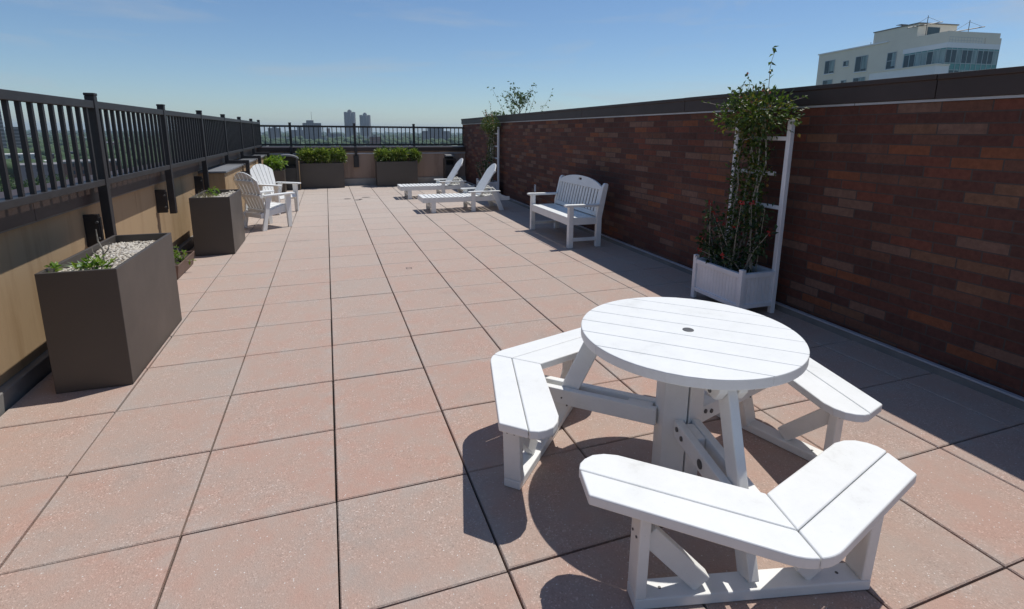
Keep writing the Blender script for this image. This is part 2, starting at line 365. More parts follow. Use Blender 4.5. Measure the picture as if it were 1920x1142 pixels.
for (y, z, w_, h_) in ((5.02-.062, .655, .026, .30), (3.05-.06, .65, .02, .16), (4.3, .98, .015, .22)):
    st_ = [(y-w_/2, z), (y+w_/2, z), (y+w_*.4, z-h_*.4), (y+w_*.15, z-h_), (y-w_*.1, z-h_*.9), (y-w_*.45, z-h_*.5)]
    part(MB().add([(-1.8985, p[0], p[1]) for p in st_], [tuple(range(6))[::-1]]), 'rust_streak', M_rust, e)
# stucco chases with slate caps built against the left parapet
spots = [(7.25, 9.12, 'nearest'), (9.36, 11.1, 'second'), (11.32, 13.05, 'third'), (13.26, 14.30, 'farthest')]
words_ = ['tan stucco chase box with slate cap behind the second tall planter, nearest the camera',
          'tan stucco chase box with slate cap beside the nearer white chair, second along',
          'tan stucco chase box with slate cap beyond the farther white chair, third along the parapet',
          'short tan stucco chase box with slate cap by the corner litter bin']
for (y0, y1, _), lb in zip(spots, words_):
    b = empty('chase_box', (-1.7, (y0+y1)/2, 0), label=lb, cat='stucco box', group='stucco chase boxes along the left parapet')
    part(MB().box(-1.898, -1.53, y0, y1, -0.02, 0.955), 'stucco_box', M_stucco, b, 0.004)
    part(MB().box(-1.897, -1.50, y0-0.03, y1+0.03, 0.958, 0.988), 'slate_cap', M_slate, b, 0.003)

# left railing
rl = empty('metal_railing', (-1.75, 3.09, 0), label='dark metal picket railing running the length of the left parapet', cat='railing')
PX = -1.75
py = [-0.83, 1.13, 3.09, 5.05, 7.02, 8.98, 10.94, 12.92, 14.55]
for i, y in enumerate(py):
    ps = MB(); off = i >= 5
    zb = 1.075 if off else (0.70 if i != 3 else 0.64)
    ps.box(PX-.034, PX+.034, y-.034, y+.034, zb, 1.905)
    ps.box(PX-.037, PX+.037, y-.037, y+.037, 1.9055, 1.928)
    if off and i < 8:
        ps.box(PX-.033, -1.375, y-.033, y+.033, 1.01, 1.0745)
        ps.box(-1.441, -1.375, y-.0335, y+.0335, 0.70, 1.0095)
    po = part(ps, 'post', M_rail, rl, 0.005)
    br = MB()
    if not off:
        br.box(-1.905, PX-.045, y-.080, y-.036, 0.66, 0.935)
        br.box(PX-.0445, PX-.0345, y-.075, y-.045, 0.70, 0.91)
        bk = part(br, 'wall_bracket', M_rail, rl, 0.004)
        for z in (0.73, 0.87): part(MB().disc((PX-.055, y-.081, z), 0.011, 0.02, 10, (0, -1, 0)), 'bolt', M_grey, rl)
    elif i < 8:
        br.box(-1.53, -1.441, y-.05, y+.05, 0.70, 0.86)
        part(br, 'wall_bracket', M_rail, rl, 0.004)
extra = MB()
for i in range(len(py)-1):
    y0, y1 = py[i]+.034, py[i+1]-.034
    t = MB(); t.box(PX-.028, PX+.028, y0, y1, 1.805, 1.865); part(t, 'top_rail', M_rail, rl, 0.004)
    t = MB(); t.box(PX-.028, PX+.028, y0-.0, y1, 1.175, 1.225); part(t, 'bottom_rail', M_rail, rl, 0.004)
    n = 13 if i < 7 else 10
    for k in range(n):
        y = py[i] + (py[i+1]-py[i])*(k+1)/(n+1)
        if i == 0: extra.box(PX-.013, PX+.013, y-.013, y+.013, 1.224, 1.806)
        else: part(MB().box(PX-.013, PX+.013, y-.013, y+.013, 1.224, 1.806), 'picket', M_rail, rl)
tag(part(extra, 'pickets', M_rail, rl), kind='stuff')

# ------------------------------------------------------------------ back parapet and railing
e = empty('parapet_wall', (1.3, 14.5, 0), label='brown stuccoed parapet wall closing the far end behind the hedge planters', cat='wall')
part(MB().box(-1.89, 4.6, 14.42, 14.72, -0.35, 1.03), 'stucco_face', M_stuccob, e)
part(MB().prism([(14.36, 1.03), (14.80, 1.03), (14.80, 1.175), (14.36, 1.150)], (-1.83, 0, 0), (0, 1, 0), (0, 0, 1), (6.43, 0, 0)), 'coping', M_coping, e, 0.003)
part(MB().box(-1.89, 4.5, 14.395, 14.425, 0.945, 0.985), 'drip_strip', M_trim, e, 0.003)
part(MB().box(-1.84, 4.4, 14.375, 14.43, -0.02, 0.205), 'base_flashing', M_pflash, e, 0.006)
rl = empty('metal_railing', (0.9, 14.55, 0), label='dark metal picket railing across the far end in front of the skyline', cat='railing')
RY = 14.58; px = [-1.75, -0.93, 0.88, 2.68, 4.40]
for i, x in enumerate(px):
    if i == 0: continue
    ps = MB(); ps.box(x-.034, x+.034, RY-.034, RY+.034, 1.17, 1.85 if i < 4 else 1.80)
    ps.box(x-.042, x+.042, RY-.042, RY+.042, 1.85 if i < 4 else 1.80, 1.868 if i < 4 else 1.815); part(ps, 'post', M_rail, rl, 0.004)
    if i < 4:
        b = MB(); b.box(x-.04, x+.04, 14.30, 14.36, 0.985, 1.16); b.box(x-.075, x+.075, 14.33, 14.42, 0.55, 0.90) if i == 2 else None
        b.box(x-.035, x+.035, 14.36, 14.40, 0.90, 1.02)
        part(b, 'wall_bracket', M_rail, rl, 0.004)
for i in range(4):
    x0, x1 = px[i]+.034, px[i+1]-.034
    part(MB().box(x0, x1, RY-.025, RY+.025, 1.735, 1.79), 'top_rail', M_rail, rl, 0.004)
    part(MB().box(x0, x1, RY-.025, RY+.025, 1.205, 1.25), 'bottom_rail', M_rail, rl, 0.004)
    n = int(round((px[i+1]-px[i])/0.128))-1
    for k in range(n):
        x = px[i]+(px[i+1]-px[i])*(k+1)/(n+1)
        part(MB().box(x-.012, x+.012, RY-.012, RY+.012, 1.249, 1.736), 'picket', M_rail, rl)

# ------------------------------------------------------------------ brick wall
ang = math.atan(0.0184)
bw = empty('brick_wall', (4.04, 0, 0), -ang, label='long shaded red brick wall with brown coping on the right', cat='wall')
LY0, LY1 = -5.2, 14.75
MB().box(0, 0.32, LY0, LY1, -0.35, 1.868).build('brick_face', M_brick, bw)
cp = MB(); yy = LY0
while yy < LY1-.01:
    y2 = min(yy+2.75, LY1+.03)
    cp.prism([(-0.035, 1.884), (0.36, 1.884), (0.36, 2.06), (-0.045, 2.047), (-0.045, 2.012), (-0.035, 2.006)], (0, yy, rnd.uniform(-.002, .002)), (1, 0, 0), (0, 0, 1), (0, y2-yy-.005, 0)); yy = y2
cp.build('coping', M_coping, bw, 0.003)
st = MB(); yy = LY0
while yy < LY1-.01:
    y2 = min(yy+3.05, LY1); st.box(-0.018 + rnd.uniform(-.002, .002), 0.01, yy, y2-.004, 1.866, 1.8825); yy = y2
st.build('metal_strip', M_trim, bw)
MB().box(-0.07, 0.002, LY0, 14.4, -0.02, 0.052).build('base_curb', M_flash, bw, 0.005)
MB().box(-0.074, -0.035, LY0, 14.4, 0.053, 0.066).build('curb_strip', M_trim, bw, 0.002)
tg = empty('wall_tag', (wallx(8.0)-0.001, 7.98, 0.40), -ang, label='small white strip fixed to the brick wall beside the bench', cat='wall tag')
MB().box(-0.02, 0, -0.03, 0.03, 0, 0.15).build('tag_plate', M_paint, tg, 0.003)
MB().disc((-0.021, 0, 0.13), 0.008, -0.004, 8, (1, 0, 0)).build('screw', M_grey, tg)

# ------------------------------------------------------------------ round picnic table
pt = empty('picnic_table', (1.572, -0.322, 0), label='white round picnic table with three attached angled benches in the sunny foreground', cat='picnic table')
Z0 = Vector((0, 0, 1))
def pol(a, r, t=0, z=0):
    """polar frame: angle a, radial r, tangential t"""
    u = Vector((math.cos(a), math.sin(a), 0)); v = Vector((-math.sin(a), math.cos(a), 0)); return u*r + v*t + Z0*z
# top: boards cut from a disc
TR, ZT = 0.495, 0.74
bd = math.atan2(0.443, -0.47)
bx, by = Vector((math.cos(bd), math.sin(bd), 0)), Vector((-math.sin(bd), math.cos(bd), 0))
tb = MB(); nb = 7; wv = 2*TR/nb
for k in range(nb):
    y0, y1 = -TR+k*wv+0.0012, -TR+(k+1)*wv-0.0012
    poly = []
    def xr(y): return math.sqrt(max(TR*TR-y*y, 1e-6))
    M_ = 12
    for i in range(M_+1):
        y = y0+(y1-y0)*i/M_; poly.append((xr(y), y))
    for i in range(M_+1):
        y = y1-(y1-y0)*i/M_; poly.append((-xr(y), y))
    q = []
    for p in poly:
        if not q or (abs(p[0]-q[-1][0])+abs(p[1]-q[-1][1])) > 1e-4: q.append(p)
    if k % 6 == 0:  # keep the end boards from degenerating
        pass
    tb.prism(q, (0.020, 0, ZT-0.045), bx, by, (0, 0, 0.045))
top = tb.build('tabletop', M_white, pt, 0.004)
MB().disc((0.020, 0, ZT-0.004), 0.026, 0.0065, 24).build('hole_cap', M_grey, pt, 0.002)
# pedestal, a hexagon of three wide boards
pd = MB()
for k in range(3):
    a0 = R(16.3+120*k)
    pts2 = [(0.005*math.cos(a0+R(58)), 0.005*math.sin(a0+R(58)))] + [(0.110*math.cos(a0+R(t)), 0.110*math.sin(a0+R(t))) for t in (0, 58, 116)]
    pd.prism(pts2, (0, 0, 0.002), (1, 0, 0), (0, 1, 0), (0, 0, 0.694))
pd.build('pedestal', M_white, pt, 0.005)
for k in range(3):
    a = R(16.3+120*k)
    # two mitred runs of two planks each
    seat = MB()
    ap = 0.880
    for sgn in (1, -1):
        n_ = pol(a+sgn*R(30), 1); t_ = pol(a+sgn*R(120), 1)   # outward normal and direction away from the corner
        tan30 = math.tan(R(30))
        def Q(s, d):  # s along from the mitre foot, d inward depth
            return n_*(ap-d) + t_*s
        g = 0.0015
        seam = 0.118; dep = 0.264
        def mit(d): return -(ap-d)*tan30 + g/1
        rc = .17; sc_ = mit(rc); outer = [(0.195, 0.0), (0.262, seam-g), (mit(seam), seam-g)] + [(sc_+rc*math.cos(R(q)), rc+rc*math.sin(R(q))) for q in (-120, -112, -105, -97, -90)]
        inner = [(mit(seam), seam+g), (0.267, seam+g), (0.274, 0.155), (0.267, 0.188), (0.246, 0.224), (0.208, 0.250), (0.158, dep), (mit(dep), dep)]
        for pl in (outer, inner):
            seat.prism([(p[0], p[1]) for p in pl], n_*ap + Z0*0.392, t_, -n_, (0, 0, 0.040))
    seat.build('bench_seat', M_white, pt, 0.006, segs=3)
    # ground runner
    u = pol(a, 1); t = pol(a+R(90), 1)
    MB().beam(pol(a, .675, -.445, .0235), pol(a, .675, .445, .0235), 0.085, 0.043, u).build('ground_runner', M_white, pt, 0.005)
    def bolt(c, r, h, ax=(0, 0, 1)): MB().disc(c, r, h, 10, ax).build('bolt', M_grey, pt)
    for sg in (1, -1):
        MB().beam(pol(a, .675, sg*.424, .0455), pol(a, .685, sg*.426, .391), 0.085, 0.040, u).build('bench_post', M_white, pt, 0.005)
        MB().beam(pol(a, .677, sg*.404, .285), pol(a, .675, sg*.19, .062), 0.042, 0.075, u).build('brace', M_white, pt, 0.005)
        for dz in (-.018, .018): bolt(pol(a, .682+dz, sg*.4465, .285), 0.0045, 0.003, t*sg)
        bolt(pol(a, .675, sg*.34, .0445), 0.006, 0.0015)
        MB().prism([(.59, .3915), (.765, .3915), (.765, .385), (.745, .365), (.61, .365), (.59, .38)], pol(a, 0, sg*.378), u, Z0, t*(sg*.022)).build('seat_cleat', M_white, pt, 0.003)
    # tapered leg from runner to tabletop, and the pair of rails that clasp it
    MB().beam(pol(a, .665, 0, .046), pol(a, .39, 0, .694), 0.040, 0.088, t).build('tabletop_leg', M_white, pt, 0.005)
    for sg in (1, -1):
        MB().prism([(.095, .258), (.79, .258), (.845, .318), (.845, .343), (.095, .343)], pol(a, 0, sg*.022), u, Z0, t*(sg*.038)).build('support_rail', M_white, pt, 0.005)
        # chamfered cleats under the top
        cl = MB(); pr2 = [(0.03, 0.694), (0.455, 0.694), (0.455, 0.668), (0.42, 0.622), (0.03, 0.622)]
        cl.prism(pr2, t*(sg*.022), u, Z0, t*(sg*.036)); cl.build('top_cleat', M_white, pt, 0.004)
        for r_ in (.13, .18): bolt(pol(a, r_, sg*.0600, .315-(r_-.13)*.3), 0.011, 0.006, t*sg) if sg < 0 else None
        bolt(pol(a, .385, sg*.0578, .645), 0.010, 0.006, t*sg)
        for r_ in (.54, .57): bolt(pol(a, r_, sg*.0600, .285+(r_-.56)*1.2), 0.0045, 0.003, t*sg)
    MB().box(-.0, .12, -.021, .021, .255, .335).build('spacer', M_white, pt, 0.003).matrix_local = Matrix.Translation(pol(a, .12)) @ Matrix.Rotation(a, 4, 'Z')
    if k == 2: MB().disc(pol(a, .36, -.0605, .30), 0.020, 0.004, 20, -t).build('round_badge', M_grey, pt, 0.001)

# ------------------------------------------------------------------ garden bench (faces -x, shaded)
gb = empty('garden_bench', (3.50, 5.16, 0), -R(0.8), label='white slatted garden bench with arched back standing in the shade of the brick wall', cat='bench')
W = 0.79
for sg in (1, -1):
    y = sg*(W-.035)
    MB().box(-.245, -.170, y-.035, y+.035, 0.0, .598).build('front_leg', M_white, gb, 0.006)
    MB().prism([(.20, 0), (.28, 0), (.28, .42), (.368, .905), (.352, .922), (.315, .922), (.285, .88), (.20, .50)], (0, y-.03, 0), (1, 0, 0), (0, 0, 1), (0, .06, 0)).build('rear_leg', M_white, gb, 0.006)
    MB().prism([(-.30, .60), (-.28, .595), (.215, .595), (.235, .627), (-.27, .632), (-.30, .625)], (0, sg*(W-.035)-.045, 0), (1, 0, 0), (0, 0, 1), (0, .09, 0)).build('armrest', M_white, gb, 0.006)
    MB().beam((-.168, y, .118), (.198, y, .118), .032, .05, (0, 1, 0)).build('side_stretcher', M_white, gb, 0.004)
    MB().beam((-.168, y, .385), (.198, y, .385), .036, .10, (0, 1, 0)).build('side_apron', M_white, gb, 0.004)
MB().box(-.235, -.198, -(W-.072), W-.072, .328, .418).build('front_apron', M_white, gb, 0.005)
MB().box(.16, .196, -(W-.072), W-.072, .328, .405).build('rear_apron', M_white, gb, 0.005)
sl = MB()
for i, (x, z) in enumerate(((-.205, .432), (-.125, .425), (-.045, .418), (.035, .415), (.115, .416), (.19, .42))):
    sl.box(x-.037, x+.037, -(W-.072), W-.072, z-.012, z+.012)
sl.build('seat', M_white, gb, 0.005)
# back, in its leaning plane
B0 = Vector((.205, 0, .445)); BU = Vector((.098, 0, .46)).normalized(); BN = Vector((BU.z, 0, -BU.x))
hw = W-.062
MB().prism([(-hw, 0), (hw, 0), (hw, .062), (-hw, .062)], B0-BN*.015, (0, 1, 0), BU, BN*.032).build('lower_back_rail', M_white, gb, 0.004)
arch = []
for i in range(25):
    yq = hw - 2*hw*i/24; arch.append((yq, .47 + .075*(1-(yq/hw)**2)**0.8 - .018*(abs(yq)/hw)**6))
crest = MB(); hs = .055   # handle slot cut by building the crest in pieces
def arch_y(yq): return .445 + .098*(1-min(1, (yq/hw)**2))**0.85 - .018*(abs(yq)/hw)**6
def strip(y0, y1, lo, hi=None, n=10):
    p = [(y0+(y1-y0)*i/n, lo) for i in range(n+1)]
    p += [(y1-(y1-y0)*i/n, arch_y(y1-(y1-y0)*i/n) if hi is None else hi) for i in range(n+1)]
    crest.prism(p, B0-BN*.015, (0, 1, 0), BU, BN*.032)
strip(-hw, -hs, .385); strip(hs, hw, .385); strip(-hs, hs, .385, .473, 2); strip(-hs, hs, .507, None, 4)
crest.build('crest_rail', M_white, gb, 0.003)
slt = MB(); ns = 15
for i in range(ns):
    y = -hw + (i+.5)*2*hw/ns; slt.prism([(y-.034, .063), (y+.034, .063), (y+.034, .384), (y-.034, .384)], B0-BN*.005, (0, 1, 0), BU, BN*.012)
slt.build('back_slats', M_white, gb, 0.003)

# ------------------------------------------------------------------ adirondack style dining chairs (front = +x)
def make_chair(loc, rz, label):
    c = empty('patio_chair', loc, rz, label=label, cat='chair', group='white fan back chairs by the left parapet')
    for sg in (1, -1):
        y = sg*.265
        MB().prism([(.215, 0), (.285, 0), (.30, .565), (.19, .565)], (0, y-.018, 0), (1, 0, 0), (0, 0, 1), (0, .036, 0)).build('front_leg', M_white, c, 0.005)
        MB().prism([(-.285, 0), (-.205, 0), (-.14, .30), (-.075, .565), (-.175, .565), (-.21, .30)], (0, y-.018, 0), (1, 0, 0), (0, 0, 1), (0, .036, 0)).build('rear_leg', M_white, c, 0.005)
        MB().prism([(.35, -.055), (.36, 0), (.35, .05), (.30, .065), (-.18, .04), (-.22, .03), (-.22, -.03), (-.18, -.035), (.30, -.06)], (0, sg*.275, .567), (1, 0, 0), (0, 1, 0), (0, 0, .027)).build('armrest', M_white, c, 0.006)
        MB().prism([(.245, .265), (.27, .30), (.265, .365), (.20, .388), (.08, .37), (-.06, .335), (-.27, .285), (-.27, .205), (-.05, .235), (.12, .26)], (0, sg*.228-.016, 0), (1, 0, 0), (0, 0, 1), (0, .032, 0)).build('seat_side', M_white, c, 0.004)
    sl = MB()
    prof = [(.262, .335, -60), (.215, .392, -8), (.135, .387, 12), (.055, .372, 12), (-.025, .353, 13), (-.105, .333, 13)]
    for x, z, a in prof:
        d = Vector((math.cos(R(a)), 0, math.sin(R(a))))
        sl.beam((x-d.x*.036, 0, z-d.z*.036), (x+d.x*.036, 0, z+d.z*.036), .455, .020, (0, 1, 0))
    sl.build('seat', M_white, c, 0.004)
    B0 = Vector((-.135, 0, .30)); U = Vector((-.26, 0, .72)).normalized(); Nn = Vector((-U.z, 0, U.x))
    bk = MB(); n = 6
    for i in range(n):
        q = (i-(n-1)/2)/((n-1)/2)       # -1..1
        w0, w1 = .066, .098
        y0 = q*.182; y1 = q*.262
        fh = lambda yy: .715 - .15*(abs(yy)/.315)**2.1
        ya, yb = y1+w1/2-.002, y1-w1/2+.002
        pts = [(y0-w0/2+.002, 0), (y0+w0/2-.002, 0), (ya, fh(ya)), (y1+w1/4, fh(y1+w1/4)), (y1, fh(y1)), (y1-w1/4, fh(y1-w1/4)), (yb, fh(yb))]
        bk.prism(pts, B0-Nn*.0, (0, 1, 0), U, Nn*.018)
    bk.build('backrest', M_white, c, 0.004)
    for s0, hw in ((.30, .275), (.55, .235), (.03, .22)):
        p = B0 + U*s0 + Nn*.033
        MB().beam(p+Vector((0, -hw, 0)), p+Vector((0, hw, 0)), .026, .055, Nn).build('back_rail', M_white, c, 0.004)
    MB().beam((-.235, -.247, .24), (-.235, .247, .24), .03, .07, (1, 0, 0)).build('rear_stretcher', M_white, c, 0.004)
    return c
make_chair((-0.99, 7.47, 0), R(41), 'white fan back patio chair seen from behind, beside the second tall bronze planter')
make_chair((-0.96, 9.22, 0), R(-37), 'white fan back patio chair facing the camera, in front of the leafy corner planter')

# ------------------------------------------------------------------ chaise lounges (foot at -x end, head toward the wall)
def make_lounger(loc, label):
    c = empty('chaise_lounge', loc, label=label, cat='chaise lounge', group='white slatted chaise lounges by the brick wall')
    Wd = .30
    for sg in (1, -1):
        y = sg*Wd
        MB().prism([(0, .212), (1.50, .212), (1.84, .212), (1.84, .292), (1.76, .292), (1.70, .305), (1.64, .345), (1.58, .355), (1.50, .345), (1.20, .296), (0, .296)], (0, y-.018, 0), (1, 0, 0), (0, 0, 1), (0, .036, 0)).build('side_rail', M_white, c, 0.005)
        MB().box(.15, .245, y+sg*.0-.0185 if sg > 0 else y-.0205, (y+.0205) if sg > 0 else y+.0185, 0, .211).build('foot_leg', M_white, c, 0.005)
        MB().box(.985, 1.075, sg*(Wd+.038)-.019, sg*(Wd+.038)+.019, 0, .398).build('arm_leg', M_white, c, 0.005)
        MB().prism([(1.60, 0), (1.70, 0), (1.545, .398), (1.43, .398)], (0, sg*(Wd+.038)-.019, 0), (1, 0, 0), (0, 0, 1), (0, .038, 0)).build('rear_leg', M_white, c, 0.005)
        MB().prism([(.93, -.06), (.96, -.065), (1.58, -.045), (1.62, -.03), (1.62, .03), (1.58, .045), (.96, .065), (.93, .06)], (0, sg*(Wd+.03), .40), (1, 0, 0), (0, 1, 0), (0, 0, .024)).build('armrest', M_white, c, 0.005)
        MB().tube([(1.62, sg*.16, .30), (1.56, sg*.16, .42), (1.50, sg*.16, .475), (1.43, sg*.16, .46)], .016, 6).build('back_support', M_white, c, 0)
    MB().box(.155, .19, -(Wd-.02), Wd-.02, .09, .15).build('foot_stretcher', M_white, c, 0.004)
    MB().box(1.62, 1.655, -(Wd+.018), Wd+.018, .10, .15).build('rear_stretcher', M_white, c, 0.004)
    MB().box(1.0, 1.04, -(Wd+.018), Wd+.018, .10, .15).build('mid_stretcher', M_white, c, 0.004)
    sl = MB()
    for i in range(13):
        x = .035 + i*.0915; sl.box(x-.036, x+.036, -(Wd+.019), Wd+.019, .297, .317)
    MB().box(-.022, -.001, -(Wd+.019), Wd+.019, .212, .317).build('foot_board', M_white, c, 0.004)
    sl.build('seat_slats', M_white, c, 0.003)
    hi = MB()
    for i in range(7):
        x = 1.24 + i*.085; hi.box(x-.03, x+.03, -(Wd-.02), Wd-.02, .275, .291)
    hi.build('under_slats', M_white, c, 0.003)
    B0 = Vector((1.185, 0, .322)); U = Vector((.42, 0, .66)).normalized(); Nn = Vector((U.z, 0, -U.x))
    bk = MB(); n = 6
    for i in range(n):
        q = (i-(n-1)/2)/((n-1)/2); y = q*.235; w = .088
        f = lambda yy: .775 - .17*(abs(yy)/.28)**2.2
        bk.prism([(y-w/2, 0), (y+w/2, 0), (y+w/2, f(y+w/2)), (y, f(y)), (y-w/2, f(y-w/2))], B0, (0, 1, 0), U, Nn*.02)
    bk.build('backrest', M_white, c, 0.004)
    for s0 in (.08, .36, .60):
        p = B0+U*s0+Nn*.035; MB().beam(p+Vector((0, -.25, 0)), p+Vector((0, .25, 0)), .026, .06, Nn).build('back_rail', M_white, c, 0.004)
    return c
make_lounger((1.845, 8.52, 0), 'nearer white chaise lounge with raised back, beside the garden bench')
make_lounger((1.715, 10.88, 0), 'farther white chaise lounge with raised back, behind the other chaise')

# ------------------------------------------------------------------ planters
def open_box(name, x0, x1, y0, y1, h, m, th, label, cat='planter', group=None, flare=0, z0=0.0):
    e = empty(name, ((x0+x1)/2, (y0+y1)/2, z0), label=label, cat=cat, group=group)
    a, b = (x1-x0)/2, (y1-y0)/2
    def ring(dx, dy, z): return [(-dx, -dy, z), (dx, -dy, z), (dx, dy, z), (-dx, dy, z)]
    k = flare
    vs = ring(a-k, b-k, 0.004) + ring(a, b, h) + ring(a-th, b-th, h) + ring(a-th-k*.3, b-th-k*.3, h-.12 if h > .3 else h*.5)
    f = [(3, 2, 1, 0)]
    for r in range(3):
        for i in range(4): f.append((r*4+i, r*4+(i+1) % 4, r*4+4+(i+1) % 4, r*4+4+i))
    f.append((12, 13, 14, 15))
    MB().add(vs, f).build('box', m, e, 0.004); return e
p1 = open_box('tall_planter', -1.645, -1.232, 1.575, 2.82, .785, M_bronze, .022, 'tall bronze planter box nearest the camera, filled with pebbles and sparse seedlings', group='bronze planter boxes')
p2 = open_box('tall_planter', -1.665, -1.195, 5.44, 6.42, .775, M_bronze, .022, 'tall bronze pebble planter box beside the white chair, second along the left wall', group='bronze planter boxes')
p3 = open_box('tall_planter', -.735, .49, 13.77, 14.27, .72, M_bronze, .022, 'wide bronze planter box holding a hedge beside the litter bin at the far end', group='bronze planter boxes')
p4 = open_box('tall_planter', 1.425, 2.64, 13.76, 14.25, .745, M_bronze, .022, 'wide bronze planter box holding a hedge at the far end, nearer the brick wall', group='bronze planter boxes')
p5 = open_box('tall_planter', -1.50, -1.05, 12.75, 13.28, .60, M_bronze, .022, 'small bronze planter box with bright leaves in the far left corner behind a white chair', group='bronze planter boxes')
t1 = open_box('trough_planter', -1.80, -1.57, 4.25, 5.02, .165, M_terra, .012, 'low brown plastic trough of seedlings on the floor between the two tall planters', 'trough', flare=.025)
def pebbles(x0, x1, y0, y1, z, n, label, seed, sz=(.008, .017), keep=None):
    r = random.Random(seed); mb = MB(); k = 0
    tmpl = MB().blob((0, 0, 0), 1, 3, .18, 1)
    while k < n:
        x, y = r.uniform(x0, x1), r.uniform(y0, y1)
        if keep and not keep(x, y, r): k += 1; continue
        s = r.uniform(*sz); q = Matrix.Rotation(r.uniform(0, 6.28), 3, Vector((r.random(), r.random(), r.random()+.01)).normalized())
        fl = Vector((s*r.uniform(.9, 1.4), s, s*r.uniform(.5, .85)))
        zz = z + .03*math.sin(x*9+y*5)*math.cos(y*4) + r.uniform(0, .008)
        mb.add([tuple(Vector((x, y, zz)) + q @ Vector((v[0]*fl.x, v[1]*fl.y, v[2]*fl.z))) for v in tmpl.v], tmpl.f); k += 1
    o = mb.build('pebbles', M_pebble, smooth=True); tag(o, label, 'pebbles', kind='stuff'); return o
def soil(x0, x1, y0, y1, z, p):
    n = 10; r = random.Random(int(x0*100)); vs = []; fs = []
    for i in range(n+1):
        for j in range(n+1): vs.append((x0+(x1-x0)*i/n, y0+(y1-y0)*j/n, z+r.uniform(-.012, .012)))
    for i in range(n):
        for j in range(n): a = i*(n+1)+j; fs.append((a, a+n+1, a+n+2, a+1))
    mb = MB().add(vs, fs); part(mb, 'soil', M_soil, p)
soil(-1.622, -1.255, 1.60, 2.797, .708, p1); soil(-1.642, -1.218, 5.464, 6.396, .70, p2)
soil(-.712, .467, 13.79, 14.247, .655, p3); soil(1.448, 2.617, 13.785, 14.227, .68, p4); soil(-1.477, -1.073, 12.775, 13.255, .535, p5)
soil(-1.785, -1.585, 4.268, 5.005, .125, t1)
pebbles(-1.61, -1.265, 1.61, 2.79, .715, 2500, 'pale pebbles filling the nearest tall planter', 3, keep=lambda x, y, r: (y > 1.80 or r.random() < .4) and math.sin(x*17+1)*math.sin(y*7)+r.random()*.9 > -.25)
pebbles(-1.63, -1.23, 5.48, 6.39, .705, 650, 'pale pebbles filling the second tall planter', 4, (.012, .026))

def sprig(name, loc, n, rad, l, wd, m, label, cat, seed, up=.7, stem=.08, group=None, droop=0):
    """small rosette plant"""
    r = random.Random(seed); e = empty(name, loc, label=label, cat=cat, group=group); lf = MB(); sm = MB()
    for i in range(n):
        d = rvec(r, up); b = Vector((r.uniform(-rad, rad)*.4, r.uniform(-rad, rad)*.4, 0))
        t = b + d*r.uniform(.3, 1)*rad + Vector((0, 0, stem*r.random()))
        if t.z < .01: t.z = .01
        if i % 3 == 0: sm.tube([b, (b+t)/2+Vector((0, 0, .01)), t], .0025, 4)
        for q in range(3):
            dd = (d*.6 + rvec(r, .25)).normalized(); lf.leaf(t, dd, rvec(r, 1.2), l*r.uniform(.6, 1.1), wd*r.uniform(.7, 1.1))
    lf.build('leaves', m, e); sm.build('stems', M_stem, e); return e
sprig('seedling', (-1.42, 1.78, .735), 26, .085, .060, .026, M_lime, 'bright green spiky seedling low in the nearest tall planter', 'seedling', 1, .6, .03)
sprig('seedling', (-1.60, 1.68, .745), 8, .06, .050, .026, M_lime, 'small leafy sprig leaning over the left corner of the nearest tall planter', 'seedling', 2, .7, .06)
sprig('seedling', (-1.46, 5.95, .735), 18, .08, .055, .028, M_lime, 'bushy green seedling in the pebbles of the second tall planter', 'seedling', 3, .9, .05)
gp = empty('dry_grass', (-1.52, 5.68, .72), label='dry straw-like tuft in the pebbles of the second tall planter', cat='dry grass'); gmb = MB(); r_ = random.Random(4)
for i in range(70):
    d = rvec(r_, .7); gmb.leaf(Vector((r_.uniform(-.1, .1), r_.uniform(-.08, .08), 0.005)), d, rvec(r_), r_.uniform(.08, .17), .008, 0)
gmb.build('blades', M_grass, gp)
gp = empty('succulent', (-1.505, 1.86, .73), label='pale blue-green sword leaved rosette beside the bright seedling in the nearest planter', cat='succulent'); gmb = MB()
for i in range(12):
    t = i*.55; gmb.leaf((0, 0, 0.0), (math.cos(t), math.sin(t), .55), (0, 0, 1), .12, .022, .2)
gmb.build('leaves', leafmat('blue_leaf', [(0, (.16, .24, .15)), (1, (.24, .32, .20))], .15), gp)
tw = MB(); tw.tube([(0, 0, -.02), (.004, .01, .10), (-.02, .015, .17), (-.022, .02, .25)], [.008, .006, .005, .003], 5); tw.tube([(.0, .008, .07), (.04, -.01, .11), (.055, -.01, .16)], [.005, .004, .002], 5); tw.tube([(.0, .0, .03), (-.05, -.01, .10), (-.055, -.0, .13)], [.004, .003, .002], 5)
o = tw.build('bare_twig', M_stem); o.location = (-1.44, 1.99, .72); tag(o, 'bare dead twig sticking out of the pebbles in the nearest tall planter', 'twig')
for (x, y, s, lb) in ((-1.41, 1.92, .05, 'flat brown stone lying beside the bright seedling in the nearest planter'), (-1.37, 2.28, .085, 'large flat grey stone on the pebbles of the nearest planter'), (-1.40, 5.75, .09, 'flat white stone in the middle of the second tall planter')):
    o = MB().blob((0, 0, 0), (s, s*.8, s*.17), int(s*1000), .10, 2).build('flat_stone', M_stone, smooth=True); o.location = (x, y, .74); tag(o, lb, 'stone')
sprig('seedling', (-1.68, 4.62, .125), 60, .14, .05, .026, M_lime, 'crowded green seedlings growing in the low brown trough', 'seedling', 8, .8, .03)

